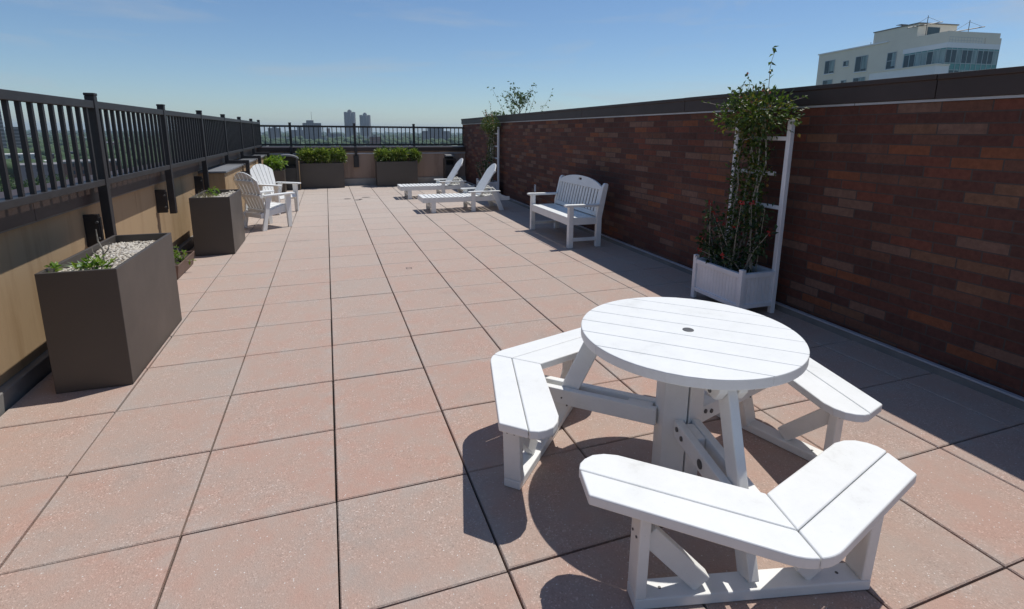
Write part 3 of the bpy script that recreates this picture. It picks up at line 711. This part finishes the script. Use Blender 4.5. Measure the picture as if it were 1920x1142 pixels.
def hedge(name, x0, x1, y0, y1, z0, z1, n, label, seed, l=.10, m=M_hedge):
    r = random.Random(seed); cx, cy = (x0+x1)/2, (y0+y1)/2
    e = empty(name, (cx, cy, z0-.03), label=label, cat='hedge'); lf = MB(); sm = MB(); a, b, h = (x1-x0)/2, (y1-y0)/2, z1-z0
    nclump = max(6, int((x1-x0)/.13)); cl = [(r.uniform(-a*.92, a*.92), r.uniform(-b*.8, b*.8), r.uniform(.78, 1.05)) for _ in range(nclump*3)]
    for i in range(nclump*2):
        x, y, k = cl[i]; sm.tube([(x*.8, y*.7, 0), (x*.95, y*.9, h*.4), (x, y, h*.8*k)], [.007, .005, .003], 5)
    for i in range(n):
        x, y, k = cl[r.randrange(len(cl))]
        d = rvec(r, .35); rr = r.random()**.5
        p = Vector((x + d.x*.10*rr, y + d.y*.12*rr, h*(.42+.36*r.random()*k) + d.z*.15*rr*k + .03))
        edge = max(abs(p.x)/a, 0); p.z -= .10*max(0, edge-.8)
        if r.random() < .09: p.z += r.uniform(.02, .09)*k; p.y -= r.uniform(0, .05)
        dd = (d + Vector((0, 0, -.15))).normalized(); lf.leaf(p, dd, rvec(r, 1.4), l*r.uniform(.6, 1.15), l*.42*r.uniform(.8, 1.1), .22)
    lf.build('leaves', m, e); sm.build('stems', M_stem, e); return e
hedge('hedge', -.74, .53, 13.74, 14.26, .70, 1.08, 3200, 'glossy green hedge overflowing the far planter beside the litter bin', 21)
hedge('hedge', 1.42, 2.72, 13.74, 14.26, .72, 1.06, 3200, 'glossy green hedge overflowing the far planter nearer the brick wall', 22)
hedge('leafy_shrub', -1.50, -1.06, 12.75, 13.26, .56, .90, 700, 'bright young shrub in the small corner planter before the litter bin', 23, .11, M_lime)

# ------------------------------------------------------------------ litter bins
lb = empty('litter_bin', (-1.02, 13.66, 0), label='dark domed litter bin between the corner planter and the left hedge planter', cat='litter bin')
MB().box(-.25, .25, -.18, .20, .01, .62).build('bin_body', M_darkbin, lb, 0.01)
for sg in (1, -1):
    for y in (-.19, .19): MB().box(sg*.27-.035, sg*.27+.035, y-.03, y+.03, 0, .86).build('corner_post', M_darkbin, lb, 0.005)
dm = MB(); arcp = [(-.315, .86)] + [(.315*math.cos(R(180-t)), .86+.12*math.sin(R(t))) for t in range(12, 180, 12)] + [(.315, .86)]
inn = [(.27, .86)] + [(.27*math.cos(R(t)), .86+.075*math.sin(R(t))) for t in range(12, 180, 12)] + [(-.27, .86)]
dm.prism(arcp+inn, (0, -.225, 0), (1, 0, 0), (0, 0, 1), (0, .45, 0)); dm.build('domed_lid', M_slate, lb, 0.003)
MB().box(-.235, .235, -.16, .17, .63, .66).build('inner_rim', M_black, lb, 0.004)
MB().box(-.235, .235, .165, .18, .66, .92).build('back_panel', M_darkbin, lb)
MB().box(.306, .316, -.205, .205, .02, .80).build('side_panel', M_stucco, lb, 0.002)  # tan panel on the right only, painting in the bin's sunlit side
ub = empty('litter_bin', (3.73, 14.18, 0), label='slim dark hooded litter bin standing against the far parapet by the chaise lounges', cat='litter bin')
MB().box(-.13, .13, -.13, .15, .02, .60).build('bin_body', M_darkbin, ub, 0.006)
for sg in (1, -1): MB().box(sg*.155-.02, sg*.155+.02, -.14, .15, 0, .80).build('side_post', M_darkbin, ub, 0.004)
MB().box(-.13, .13, .12, .15, .60, .85).build('back_panel', M_black, ub)
MB().box(-.135, .135, -.14, .15, .755, .80).build('front_band', M_darkbin, ub, 0.004)
MB().prism([(-.16, .86), (-.16, .90), (.15, .93), (.15, .86)], (-.14, 0, 0), (0, 1, 0), (0, 0, 1), (.28, 0, 0)).build('hood', M_slate, ub, 0.004)
for sg in (1, -1): MB().box(sg*.11-.012, sg*.11+.012, .0, .03, .80, .86).build('hood_post', M_darkbin, ub)

# ------------------------------------------------------------------ trellis planters and climbers
def make_trellis(loc, rz, label):
    """front faces -x, trellis at the +x side, along y"""
    e = empty('trellis_planter', loc, rz, label=label, cat='trellis planter', group='white wooden trellis planters against the brick wall')
    a, b = .19, .31
    for y in (-b, b):
        MB().box(-a-.022, -a+.022, y-.022, y+.022, 0, .445).build('front_post', M_paint, e, 0.004)
        MB().box(a-.022, a+.022, y-.022, y+.022, 0, 1.76).build('trellis_post', M_paint, e, 0.004)
    for x, nm in ((-a, 'front_panel'), (a, 'rear_panel')):
        pn = MB()
        for i in range(14):
            y0 = -b+.0225+i*(2*b-.045)/14; pn.box(x-.005, x+.005, y0+.001, y0+(2*b-.045)/14-.001, .10, .3595)
        pn.build(nm, M_paint, e, 0.0015)
        [MB().box(x-.020, x+.020, -b+.0225, b-.0225, q0, q1).build('long_rail', M_paint, e, 0.004) for q0, q1 in ((.361, .405), (.075, .115))]
    for y in (-b, b):
        pn = MB(); k = 8
        for i in range(k):
            x0 = -a+.0225 + i*(2*a-.045)/k; pn.box(x0+.0015, x0+(2*a-.045)/k-.0015, y-.005, y+.005, .10, .3595)
        pn.build('side_panel', M_paint, e, 0.002)
        [MB().box(-a+.0225, a-.0225, y-.020, y+.020, q0, q1).build('short_rail', M_paint, e, 0.004) for q0, q1 in ((.361, .405), (.075, .115))]
    MB().box(-a+.02, a-.02, -b+.02, b-.02, .30, .335).build('soil', M_soil, e)
    for z, y0, y1 in ((.985, -b+.022, b-.022), (1.285, -b+.12, b-.03), (1.60, -b+.022, b-.022)):
        MB().box(a-.012, a+.012, y0, y1, z-.018, z+.018).build('trellis_bar', M_paint, e, 0.003)
    return e
def climber(loc, rz, label, seed, n_top, n_mid, top=1.80, tend=True, dense=1.0):
    r = random.Random(seed); e = empty('climbing_vine', loc, rz, label=label, cat='vine'); lf = MB(); sm = MB(); fl = MB()
    ends = []
    for i in range(8):
        y = -.14+.40*i/7 + r.uniform(-.03, .03); x = .10 + r.uniform(-.06, .05)
        pts = [(x, y, .31)]
        for k in range(1, 8):
            z = .31+k*(top-.31)/7; pts.append((min(.17, x+.01*k) + r.uniform(-.02, .02), y*(1-.05*k)+r.uniform(-.035, .035), z))
        sm.tube(pts, [.010-.0007*k for k in range(8)], 6); ends.append(pts)
    for i in range(n_top):  # crown
        d = rvec(r, .15); rr = r.random()**.45
        p = Vector((.07 + d.x*.22*rr, d.y*.43*rr*(1+.25*math.sin(i*.013)), top + .01 + d.z*(.24 if d.z > 0 else .17)*rr))
        if r.random() < .25: p.y *= 1.15; p.z -= .12*r.random()
        lf.leaf(p, (d+rvec(r)*.6).normalized(), rvec(r, 1.0), r.uniform(.028, .055), r.uniform(.020, .034), .2)
    for i in range(n_mid):  # leaves up the stems
        pts = ends[r.randrange(len(ends))]; k = r.randrange(2, 7); f = r.random()
        p = Vector(pts[k]).lerp(Vector(pts[k+1]), f) + rvec(r)*(.03+.07*r.random()**2)
        lf.leaf(p, rvec(r), rvec(r, .8), r.uniform(.026, .055), r.uniform(.020, .036), .2)
    if tend:
        for i in range(13):
            y = r.uniform(-.34, .34); side = r.uniform(-1, 1); h = r.uniform(.16, .40)
            if i == 0: y, side, h = -.16, -.25, .62
            if i == 1: y, side, h = .30, 1.6, .10
            if i == 2: y, side, h = -.28, -1.5, .08
            p0 = Vector((.06, y, top+.05)); pts = [p0]
            for k in range(1, 8):
                t = k/7; pts.append(p0 + Vector((r.uniform(-.015, .015)-.05*t, side*.20*t*t+r.uniform(-.012, .012), h*(t - (.18*t**3 if i % 3 == 0 else 0)))))
            sm.tube(pts, [.0035-.0003*k for k in range(8)], 4)
            for k in range(2, 8):
                for q in range(2 if k < 7 else 3):
                    if r.random() < .8: lf.leaf(pts[k], rvec(r, .1), rvec(r, .8), r.uniform(.03, .055), r.uniform(.02, .036), .2)
                if r.random() < .10: [fl.leaf(pts[k], rvec(r, .5), rvec(r), .022, .016, .1) for _ in range(6)]
    lf.build('leaves', M_vine, e); sm.build('stems', M_stem, e)
    if fl.v: fl.build('blossoms', M_pink, e)
    return e
def flowers(loc, rz, label, seed, n, nf, m=M_dkleaf, h=.62):
    r = random.Random(seed); e = empty('flowering_plant', loc, rz, label=label, cat='flowering plant'); lf = MB(); sm = MB(); fl = MB()
    for i in range(22):
        p0 = Vector((r.uniform(-.12, .10), r.uniform(-.22, .22), .315)); d = rvec(r, .9)
        p1 = p0 + Vector((d.x*.22, d.y*.30, .10+d.z*.38*h/.62)); mid = (p0+p1)/2 + Vector((0, 0, .05)); sm.tube([p0, mid, p1], [.005, .004, .002], 5)
        for k in range(n//22):
            t = r.uniform(.25, 1.05); q = (p0.lerp(mid, t*2) if t < .5 else mid.lerp(p1, t*2-1)) + rvec(r)*.06
            lf.leaf(q, rvec(r, .2), rvec(r, 1), r.uniform(.03, .065), r.uniform(.022, .042), .2)
        if i < nf:
            for k in range(12): fl.leaf(p1+rvec(r)*.016, rvec(r, .3), rvec(r), .022, .018, .1)
    lf.build('leaves', m, e); sm.build('stems', M_stem, e); fl.build('red_blooms', M_red, e); return e
TL = (3.69, 1.645, 0)
make_trellis(TL, R(0), 'white wooden trellis planter behind the picnic table, against the brick wall')
climber(TL, 0, 'leafy climbing vine with long tendrils on the nearer trellis behind the picnic table', 31, 1350, 1700)
flowers(TL, 0, 'dark bushy plant with small red flowers in the nearer white trellis planter', 32, 1150, 18, h=1.0)
TF = (3.90, 10.55, 0)
make_trellis(TF, R(-1), 'white trellis planter behind the nearer chaise lounge, far along the brick wall')
climber(TF, R(-1), 'sparse climbing vine on the far trellis behind the chaise lounges', 41, 900, 1000, 1.80)
flowers(TF, R(-1), 'dark bushy plant filling the far trellis planter behind the chaise lounges', 42, 620, 2, h=.9)
# ------------------------------------------------------------------ slender tree beyond the brick wall
GZ = -30.0
def azp(az, d, z=0.0): return Vector((CAM.x + d*math.sin(R(az)), CAM.y + d*math.cos(R(az)), z))
MB().box(4.6, 16, 2, 60, GZ, -0.5).build('neighbouring_roof', M_roofing)['kind'] = 'structure'
def slender(az, d, ztop, spread, seed, label, n):
    r = random.Random(seed); b = azp(az, d, -0.5); e = empty('young_tree', b, label=label, cat='tree', group='slender trees beyond the brick wall')
    H = ztop+0.5; tr = MB(); lf = MB()
    tr.tube([(0, 0, 0), (.03, .02, H*.4), (-.03, .03, H*.7), (.02, 0, H*.98)], [.05, .035, .02, .005], 7)
    for i in range(26):
        t = r.uniform(.40, .97); a = r.uniform(0, 6.28); l = spread*(1.1-t)*r.uniform(.45, 1.0)+.10
        p0 = Vector((0, 0, H*t)); p1 = p0 + Vector((math.cos(a)*l, math.sin(a)*l, l*r.uniform(.9, 1.7)))
        mid = (p0+p1)/2 + Vector((0, 0, -.04)); tr.tube([p0, mid, p1], [.012, .008, .003], 4)
        for k in range(n):
            q = p0.lerp(p1, r.uniform(.25, 1.05)) + rvec(r)*r.uniform(.02, .16)
            lf.leaf(q, rvec(r, -.3), rvec(r, .8), r.uniform(.08, .14), r.uniform(.05, .08), .15)
    tr.build('trunk', M_bark, e); lf.build('leaves', M_tree, e)
slender(20.3, 22, 3.15, 2.0, 61, 'taller slender sparse-leaved tree top rising above the brick wall beyond the vine', 22)
slender(17.9, 23, 2.4, 1.4, 62, 'lower slender tree top just showing over the brick wall beyond the vine', 13)

# ------------------------------------------------------------------ pale building beyond the wall
M_bldg = dirty('pale_render', (0.80, 0.74, 0.62), (0.75, 0.69, 0.58), 0.9, 0.3, 8, 0.1)
m = M_bldg; tc = N(m, 'ShaderNodeTexCoord'); sp = N(m, 'ShaderNodeSeparateXYZ'); L(m, tc.outputs['Object'], sp.inputs[0])
M_wing = dirty('white_render', (0.84, 0.84, 0.84), (0.80, 0.80, 0.79), 0.9, 0.3, 8, 0.05)
def glassmat(name, c, rough=.06, spec=.9):
    m = mat(name, c, rough, 0, spec); b = coords(m)
    L(m, mix(m, noise(m, b, 0.5, 2), c, tuple(min(1, q*1.6) for q in c)), bsdf(m).inputs['Base Color']); return m
M_glass = glassmat('dark_glass', (0.03, 0.05, 0.06), .08, .4); M_cyan = glassmat('green_glass', (0.08, 0.22, 0.21), .15, .35)
M_curt = dirty('curtains', (0.36, 0.46, 0.45), (0.12, 0.19, 0.20), 0.6, 1.2, 5, 0, stretch=(1, 1, .1))
M_mull = mat('mullion', (0.42, 0.46, 0.47), 0.45, .3)
va = R(9.144); vl = Vector((math.sin(va), math.cos(va), 0)); vr = Vector((math.cos(va), -math.sin(va), 0))
corner = CAM + (Vector((72.19, 42.765, CAM.z)) - CAM)*1.5; corner.z = 0
wb = empty('pale_building', corner, -va, label='pale rendered apartment building with a green glass corner rising beyond the brick wall', cat='building')
# local axes: x = r (to the right, away), y = s (to the left along the facade)
MB().box(0, 11.5, 0.01, 31.5, GZ, 20.3).build('wall', M_bldg, wb)
MB().box(-.25, 11.7, 12.6, 31.7, 20.3, 20.55).build('parapet_cap', M_wing, wb)
MB().box(0.01, 9.0, 6.4, 16.4, 20.31, 22.75).build('penthouse', M_bldg, wb)
MB().box(-.1, 9.2, 6.2, 16.6, 22.75, 22.95).build('penthouse_roof', M_flash, wb)
MB().box(2.2, 5.0, 6.33, 6.39, 20.4, 22.2).build('penthouse_door', M_glass, wb)
# terrace parapet right part
MB().box(-.12, 11.7, -.15, 8.8, 17.4, 18.3).build('glass_fascia', M_wing, wb)
MB().box(8.2, 11.7, -.15, 6.0, 18.3, 19.4).build('corner_block', M_bldg, wb)
def window(s0, s1, z0, z1, nv=2, nh=1):
    f = MB(); f.box(-.06, .02, s0, s1, z0, z1); w_ = f.build('window', M_glass, wb)
    g = MB()
    for i in range(nv+1): y = s0+(s1-s0)*i/nv; g.box(-.11, -.05, y-.05, y+.05, z0, z1)
    for i in range(nh+1): z = z0+(z1-z0)*i/nh; g.box(-.115, -.05, s0-.05, s1+.05, z-.05, z+.05)
    g.build('frame', M_mull, w_)
    c = MB(); c.box(-.075, -.061, s0+.1, s0+(s1-s0)*.45, z0+(z1-z0)*.15, z1-.1); c.build('curtain', M_curt, w_)
    MB().box(-.2, .0, s0-.15, s1+.15, z0-.2, z0-.06).build('sill', M_wing, w_)
window(26.3, 29.2, 15.7, 18.6); window(22.3, 23.7, 16.8, 17.9, 1); window(17.2, 20.3, 15.2, 18.4); window(10.3, 12.3, 14.9, 18.1, 1, 2)
window(26.4, 29.2, 11.2, 14.2); window(22.3, 23.7, 12.6, 13.7, 1); window(17.2, 20.3, 10.8, 13.9)
# glass corner
gl = MB(); gl.box(-.14, -.02, -.14, 8.4, 9, 17.38); g1 = gl.build('glass_wall', M_cyan, wb)
gl = MB(); gl.box(-.02, 11.62, -.14, -.02, 9, 17.38); g2 = gl.build('glass_wall', M_cyan, wb)
r_ = random.Random(3)
for wall, horiz, n in ((g1, True, 7), (g2, False, 10)):
    Ln = 8.5 if horiz else 11.7; fr = MB()
    for i in range(n+1):
        q = -.15 + Ln*i/n
        if horiz: fr.box(-.20, -.13, q-.05, q+.05, 9, 17.38)
        else: fr.box(q-.05, q+.05, -.20, -.13, 9, 17.38)
        if i < n:
            for (z0, z1) in ((14.8, 17.0), (11.2, 13.4)):
                t = r_.random(); tgt = MB()
                a, b = q+.12, q+Ln/n-.12
                if horiz: tgt.box(-.155, -.141, a, b, z0, z1)
                else: tgt.box(a, b, -.155, -.141, z0, z1)
                tgt.build('curtain' if t < .6 else 'pane', M_curt if t < .6 else M_glass, wall)
    for z in (9.8, 11.1, 13.5, 14.7, 17.1):
        if horiz: fr.box(-.205, -.13, -.2, 8.4, z-.05, z+.05)
        else: fr.box(-.2, 11.62, -.205, -.13, z-.05, z+.05)
    fr.build('mullions', M_mull, wall)
MB().box(-3.2, -.22, -1.2, 12.9, GZ, 14.1).build('lower_wing', M_wing, wb)
MB().box(-3.35, -.2, -1.35, 13.0, 14.1, 14.35).build('wing_coping', M_bldg, wb)
rg = MB()
for i in range(12): rg.box(.35+i*.65-.02, .35+i*.65+.02, .0, .04, 18.3, 19.3)
for z in (18.75, 19.3): rg.box(.3, 7.6, .0, .04, z-.025, z+.025)
rg.build('terrace_rail', M_mull, wb)
for (x, y, z0, z1) in ((1.5, 6.0, 20, 24.2), (6.5, 2.0, 18.3, 22.8)):
    a = MB(); a.tube([(x, y, z0-1.5 if y > 5 else z0), (x, y, z1)], .06, 5); a.tube([(x-3.2, y+1.0, z1-2.2), (x+2.6, y-.8, z1-1.2)], .10, 5); a.tube([(x, y, z1-.3), (x-2.6, y+.8, z1-2.1)], .03, 4); a.tube([(x, y, z1-.3), (x+2.4, y-.7, z1-1.25)], .03, 4)
    a.box(x-.4, x+.4, y-.4, y+.4, z0, z0+1.2) if y < 5 else None
    a.build('roof_rig', M_grey, wb)
dd = MB(); dd.tube([(1.0, 11.0, 22.95), (1.0, 11.0, 23.35)], .08, 6); dd.box(.2, 1.8, 10.4, 11.6, 23.36, 23.42); dd.build('roof_vent', M_grey, wb)
MB().tube([(1, 18, 20.5), (1, 18, 21.2)], .06, 5).build('vent_pipe', M_grey, wb)

# ------------------------------------------------------------------ city ground, far trees and skyline
n = 40; vs = []; fs = []
g = bpy.data.meshes.new('city_ground')
g.from_pydata([(-9000, -900, GZ), (9000, -900, GZ), (9000, 12000, GZ), (-9000, 12000, GZ)], [], [(0, 1, 2, 3)]); g.materials.append(M_city)
o = bpy.data.objects.new('city_ground', g); COL.objects.link(o); tag(o, kind='structure')
r_ = random.Random(77); tt = MB(); tmpl = [MB().blob((0, 0, 0), 1, k, .28, 1) for k in range(6)]
for i in range(4200):
    az = r_.uniform(-31, 17); d = math.exp(r_.uniform(math.log(420), math.log(7000)))
    if az > -12 and d < 1000: continue
    s = r_.uniform(4.5, 8.5)*(1+d/4500); c = azp(az, d, GZ+r_.uniform(3, 9)*(1+d/14000)); t = tmpl[r_.randrange(6)]; q = r_.uniform(0, 6.28); cq, sq = math.cos(q), math.sin(q)
    tt.add([(c.x+s*(v[0]*cq-v[1]*sq), c.y+s*(v[0]*sq+v[1]*cq), c.z+s*.8*v[2]) for v in t.v], t.f)
o = tt.build('distant_treetops', M_canopy, smooth=True); tag(o, 'hazy green treetops spreading over the city beyond the railings', 'treetops', kind='stuff')

def facade(name, wallc, winc, wx, wz, fx=.5, fz=.5):
    m = mat(name, wallc, .85, 0, .3); tc = N(m, 'ShaderNodeTexCoord'); sp = N(m, 'ShaderNodeSeparateXYZ'); L(m, tc.outputs['Object'], sp.inputs[0])
    sn = N(m, 'ShaderNodeSeparateXYZ'); L(m, tc.outputs['Normal'], sn.inputs[0])
    side = math_n(m, 'GREATER_THAN', math_n(m, 'ABSOLUTE', sn.outputs[0]), .5)
    u = math_n(m, 'ADD', math_n(m, 'MULTIPLY', side, sp.outputs[1]), math_n(m, 'MULTIPLY', math_n(m, 'SUBTRACT', 1.0, side), sp.outputs[0]))
    a = math_n(m, 'LESS_THAN', math_n(m, 'FRACT', math_n(m, 'DIVIDE', math_n(m, 'ADD', u, 500), wx)), fx)
    b = math_n(m, 'LESS_THAN', math_n(m, 'FRACT', math_n(m, 'DIVIDE', math_n(m, 'ADD', sp.outputs[2], 500), wz)), fz)
    L(m, mix(m, math_n(m, 'MULTIPLY', a, b), wallc, winc), bsdf(m).inputs['Base Color']); return m
F_tower = facade('tower_facade', (.22, .20, .20), (.07, .075, .09), 5.0, 3.0, .45, .6)
F_slab = facade('slab_facade', (.23, .20, .20), (.08, .085, .10), 4.2, 3.0, .45, .5)
F_brick = facade('red_facade', (.20, .10, .075), (.05, .05, .06), 4.0, 3.2, .4, .5)
F_pale = facade('pale_facade', (.50, .47, .42), (.10, .11, .12), 4.5, 3.3, .4, .45)
F_balc = facade('balcony_facade', (.14, .13, .13), (.30, .28, .27), 40.0, 3.0, 1.0, .35)
M_froof = mat('far_roof', (.20, .19, .19), .9); M_lroof = mat('pale_roof', (.55, .54, .52), .8)
def block(az0, az1, el, d, m, label, group=None, depth=18, roof=M_froof, name='apartment_building', extra=None, rot=0):
    am = (az0+az1)/2; wd = d*math.tan(R(az1-az0)); zt = CAM.z + d*math.tan(R(el)); p = azp(am, d, GZ)
    e = empty(name, p, -R(am)+rot, label=label, cat='building', group=group); h = zt-GZ
    MB().box(-wd/2, wd/2, 0, depth, -2, h).build('wall', m, e); MB().box(-wd/2-.2, wd/2+.2, -.2, depth+.2, h+.01, h+.8).build('roof', roof, e)
    if extra: extra(e, wd, h)
    return e
def mech(fr=(-.2, .2), hh=5, mast=0):
    def f(e, wd, h):
        MB().box(wd*fr[0], wd*fr[1], 3, 12, h+.81, h+.8+hh).build('roof_house', M_froof, e)
        if mast: MB().tube([(0, 6, h+.8+hh), (0, 6, h+hh+mast)], .35, 5).build('mast', M_grey, e)
    return f
# twin fluted towers
def fluted(az, d, el_sh, el_top, wdeg, label):
    w_ = d*math.tan(R(wdeg)); zs = CAM.z + d*math.tan(R(el_sh)); zt = CAM.z + d*math.tan(R(el_top))
    e = empty('tower_block', azp(az, d, GZ), -R(az), label=label, cat='tower', group='twin fluted towers on the skyline')
    body = MB(); pts = []; k = 64
    for i in range(k):
        t = 2*math.pi*i/k; rr = w_/2*(1 + .10*math.cos(8*t))/1.1; pts.append((rr*math.cos(t), rr*math.sin(t)))
    body.prism(pts, (0, 0, 0), (1, 0, 0), (0, 1, 0), (0, 0, zs-GZ)); body.build('shaft', F_tower, e)
    cr = MB()
    for i in range(8):
        t = 2*math.pi*i/8; cr.box(w_*.43*math.cos(t)-2.4, w_*.43*math.cos(t)+2.4, w_*.43*math.sin(t)-2.4, w_*.43*math.sin(t)+2.4, zs-GZ-.5, zs-GZ+1.6)
    cr.build('corner_caps', M_froof, e)
    MB().tube([(0, 0, zs-GZ), (0, 0, zs-GZ+(zt-zs)*.7), (0, 0, zs-GZ+(zt-zs)*.71), (0, 0, zt-GZ)], [w_*.19, w_*.19, w_*.11, w_*.10], 16).build('roof_house', M_froof, e)
fluted(2.44, 1900, 1.86, 2.14, 1.14, 'taller of the twin grey fluted tower blocks on the skyline, to the left')
fluted(3.95, 2050, 1.58, 1.86, 1.10, 'shorter of the twin grey fluted tower blocks on the skyline, to the right')
block(-2.16, -.39, .72, 1300, F_slab, 'broad grey apartment slab with a mast, left of the twin towers', extra=mech((-.3, .1), 6, 20), depth=30)
block(-5.37, -4.21, .20, 1500, F_slab, 'grey apartment slab farthest left behind the far railing', extra=mech((-.15, .2), 5), depth=25)
block(-3.45, -2.1, .02, 1750, F_slab, 'low grey block with a stepped roof between two apartment slabs on the skyline', extra=mech((.05, .4), 11), depth=30)
block(9.75, 12.75, .02, 1400, F_slab, 'wide grey apartment slab with a raised centre, right of the twin towers', extra=mech((-.3, .28), 7), depth=30)
block(-.38, .05, -.62, 1150, F_pale, 'narrow beige building against the side of the broad grey slab', depth=12)
block(.10, .42, .22, 1700, F_brick, 'slim brick tower right of the broad grey slab', depth=12)
block(.05, 1.55, -.30, 1650, F_slab, 'low grey block left of the twin towers, half hidden by trees', depth=20)
block(4.3, 5.45, -.62, 1000, F_brick, 'dark red brick building below the shorter fluted tower', extra=mech((-.15, .1), 4), depth=16)
block(-26.6, -24.45, 1.9, 620, F_balc, 'tall dark balcony tower seen through the railing at the left edge', depth=20)
block(-24.4, -23.4, .05, 640, F_balc, 'lower dark slab beside the balcony tower through the left railing', depth=20)
block(-22.2, -21.75, -2.1, 520, F_brick, 'small orange brick stair tower among the roofs through the left railing', depth=6)
block(-20.9, -20.5, -1.95, 540, F_brick, 'tiny red brick chimney block right of the orange stair tower through the left railing', depth=6)
block(-25.0, -22.9, -2.1, 500, F_pale, 'white low building at the foot of the dark slab through the left railing', roof=M_lroof, depth=18)
block(-23.0, -20.2, -2.7, 470, F_brick, 'long red-brown brick terrace below the stair tower through the left railing', roof=M_lroof, depth=16)
block(-20.3, -18.0, -2.75, 460, F_slab, 'long grey-brown terrace of houses right of the red-brown one through the left railing', roof=M_lroof, depth=16)
block(-21.3, -17.4, -2.85, 300, F_brick, 'large grey-brown apartment building with dark cornice close below the left parapet', depth=20)
block(-24.3, -21.6, -3.0, 360, F_slab, 'dark flat-roofed brick building behind the street trees through the left railing', depth=20)
r_ = random.Random(15)
for i in range(46):
    az = r_.uniform(-6.2, 16.5); d = r_.uniform(1120, 2600); el = -math.degrees(math.atan((31-r_.uniform(7, 15))/d))
    wdg = math.degrees(r_.uniform(14, 42)/d); k = r_.random()
    mm, lbl = ((F_pale, 'low pale city building with flat roof far beyond the back railing'), (F_slab, 'low grey city building with flat roof far beyond the back railing'), (F_brick, 'low red brick city building far beyond the back railing'))[0 if k < .4 else 1 if k < .75 else 2]
    block(az, az+wdg, el, d, mm, lbl, group='low city buildings beyond the back railing', roof=M_lroof if r_.random() < .5 else M_froof, depth=r_.uniform(10, 20), name='city_building', rot=r_.uniform(-.5, .5))
for i in range(14):
    az = r_.uniform(-30, -13); d = r_.uniform(700, 2000); el = -math.degrees(math.atan((31-r_.uniform(8, 13))/d))
    wdg = math.degrees(r_.uniform(12, 30)/d)
    block(az, az+wdg, el, d, (F_pale, F_brick)[i % 2], ('low pale building among trees, glimpsed through the left railing', 'low red brick building among trees, glimpsed through the left railing')[i % 2], group='low buildings glimpsed through the left railing', roof=M_lroof, depth=14, name='city_building', rot=r_.uniform(-.5, .5))

# nearer street trees below the left parapet
def street_tree(az, d, H, rad, seed, label):
    r = random.Random(seed); e = empty('street_tree', azp(az, d, GZ), label=label, cat='tree', group='street trees below the left parapet'); tr = MB(); lf = MB()
    tr.tube([(0, 0, 0), (.1, .1, H*.4), (0, .2, H*.75)], [.35, .26, .10], 8)
    cl = [(rvec(r, .2)*rad*r.uniform(.35, .85), r.uniform(.30, .5)*rad) for _ in range(16)]
    for c, s in cl:
        tr.tube([(.1, .1, H*.38), (c.x*.5, c.y*.5, H*.55), (c.x, c.y, H*.66+c.z*.8)], [.16, .09, .03], 5)
        for k in range(85):
            d_ = rvec(r); p = Vector((c.x, c.y, H*.66+c.z*.9)) + d_*s*r.uniform(.6, 1.08)
            lf.leaf(p, (d_+rvec(r)*.7).normalized(), rvec(r, .8), r.uniform(.5, .95), r.uniform(.4, .7), .2)
    tr.build('trunk', M_bark, e); lf.build('crown', M_tree, e)
k = 0
for az, d, H, rad in ((-27.6, 190, 13, 5.0), (-25.6, 215, 13, 5.2), (-24.2, 240, 14, 5.4), (-22.8, 252, 14, 5.6), (-21.7, 268, 13, 5), (-29.5, 210, 14, 5.5), (-26.4, 255, 14, 5.5), (-25.0, 280, 15, 5.5)):
    k += 1; street_tree(az, d, H, rad, 100+k, 'bushy green street tree below the left parapet, seen between the pickets')

# ------------------------------------------------------------------ air
hz = MB().box(-8800, 8800, -850, 11800, GZ-1.2, 84).build('haze', bpy.data.materials.new('haze')); tag(hz, kind='stuff')
m = hz.data.materials[0]; m.use_nodes = True; m.node_tree.nodes.clear()
pv = m.node_tree.nodes.new('ShaderNodeVolumePrincipled'); om = m.node_tree.nodes.new('ShaderNodeOutputMaterial')
pv.inputs['Color'].default_value = (0.70, 0.86, 1.0, 1); pv.inputs['Density'].default_value = 0.00012; pv.inputs['Anisotropy'].default_value = 0.3
m.node_tree.links.new(pv.outputs[0], om.inputs['Volume'])
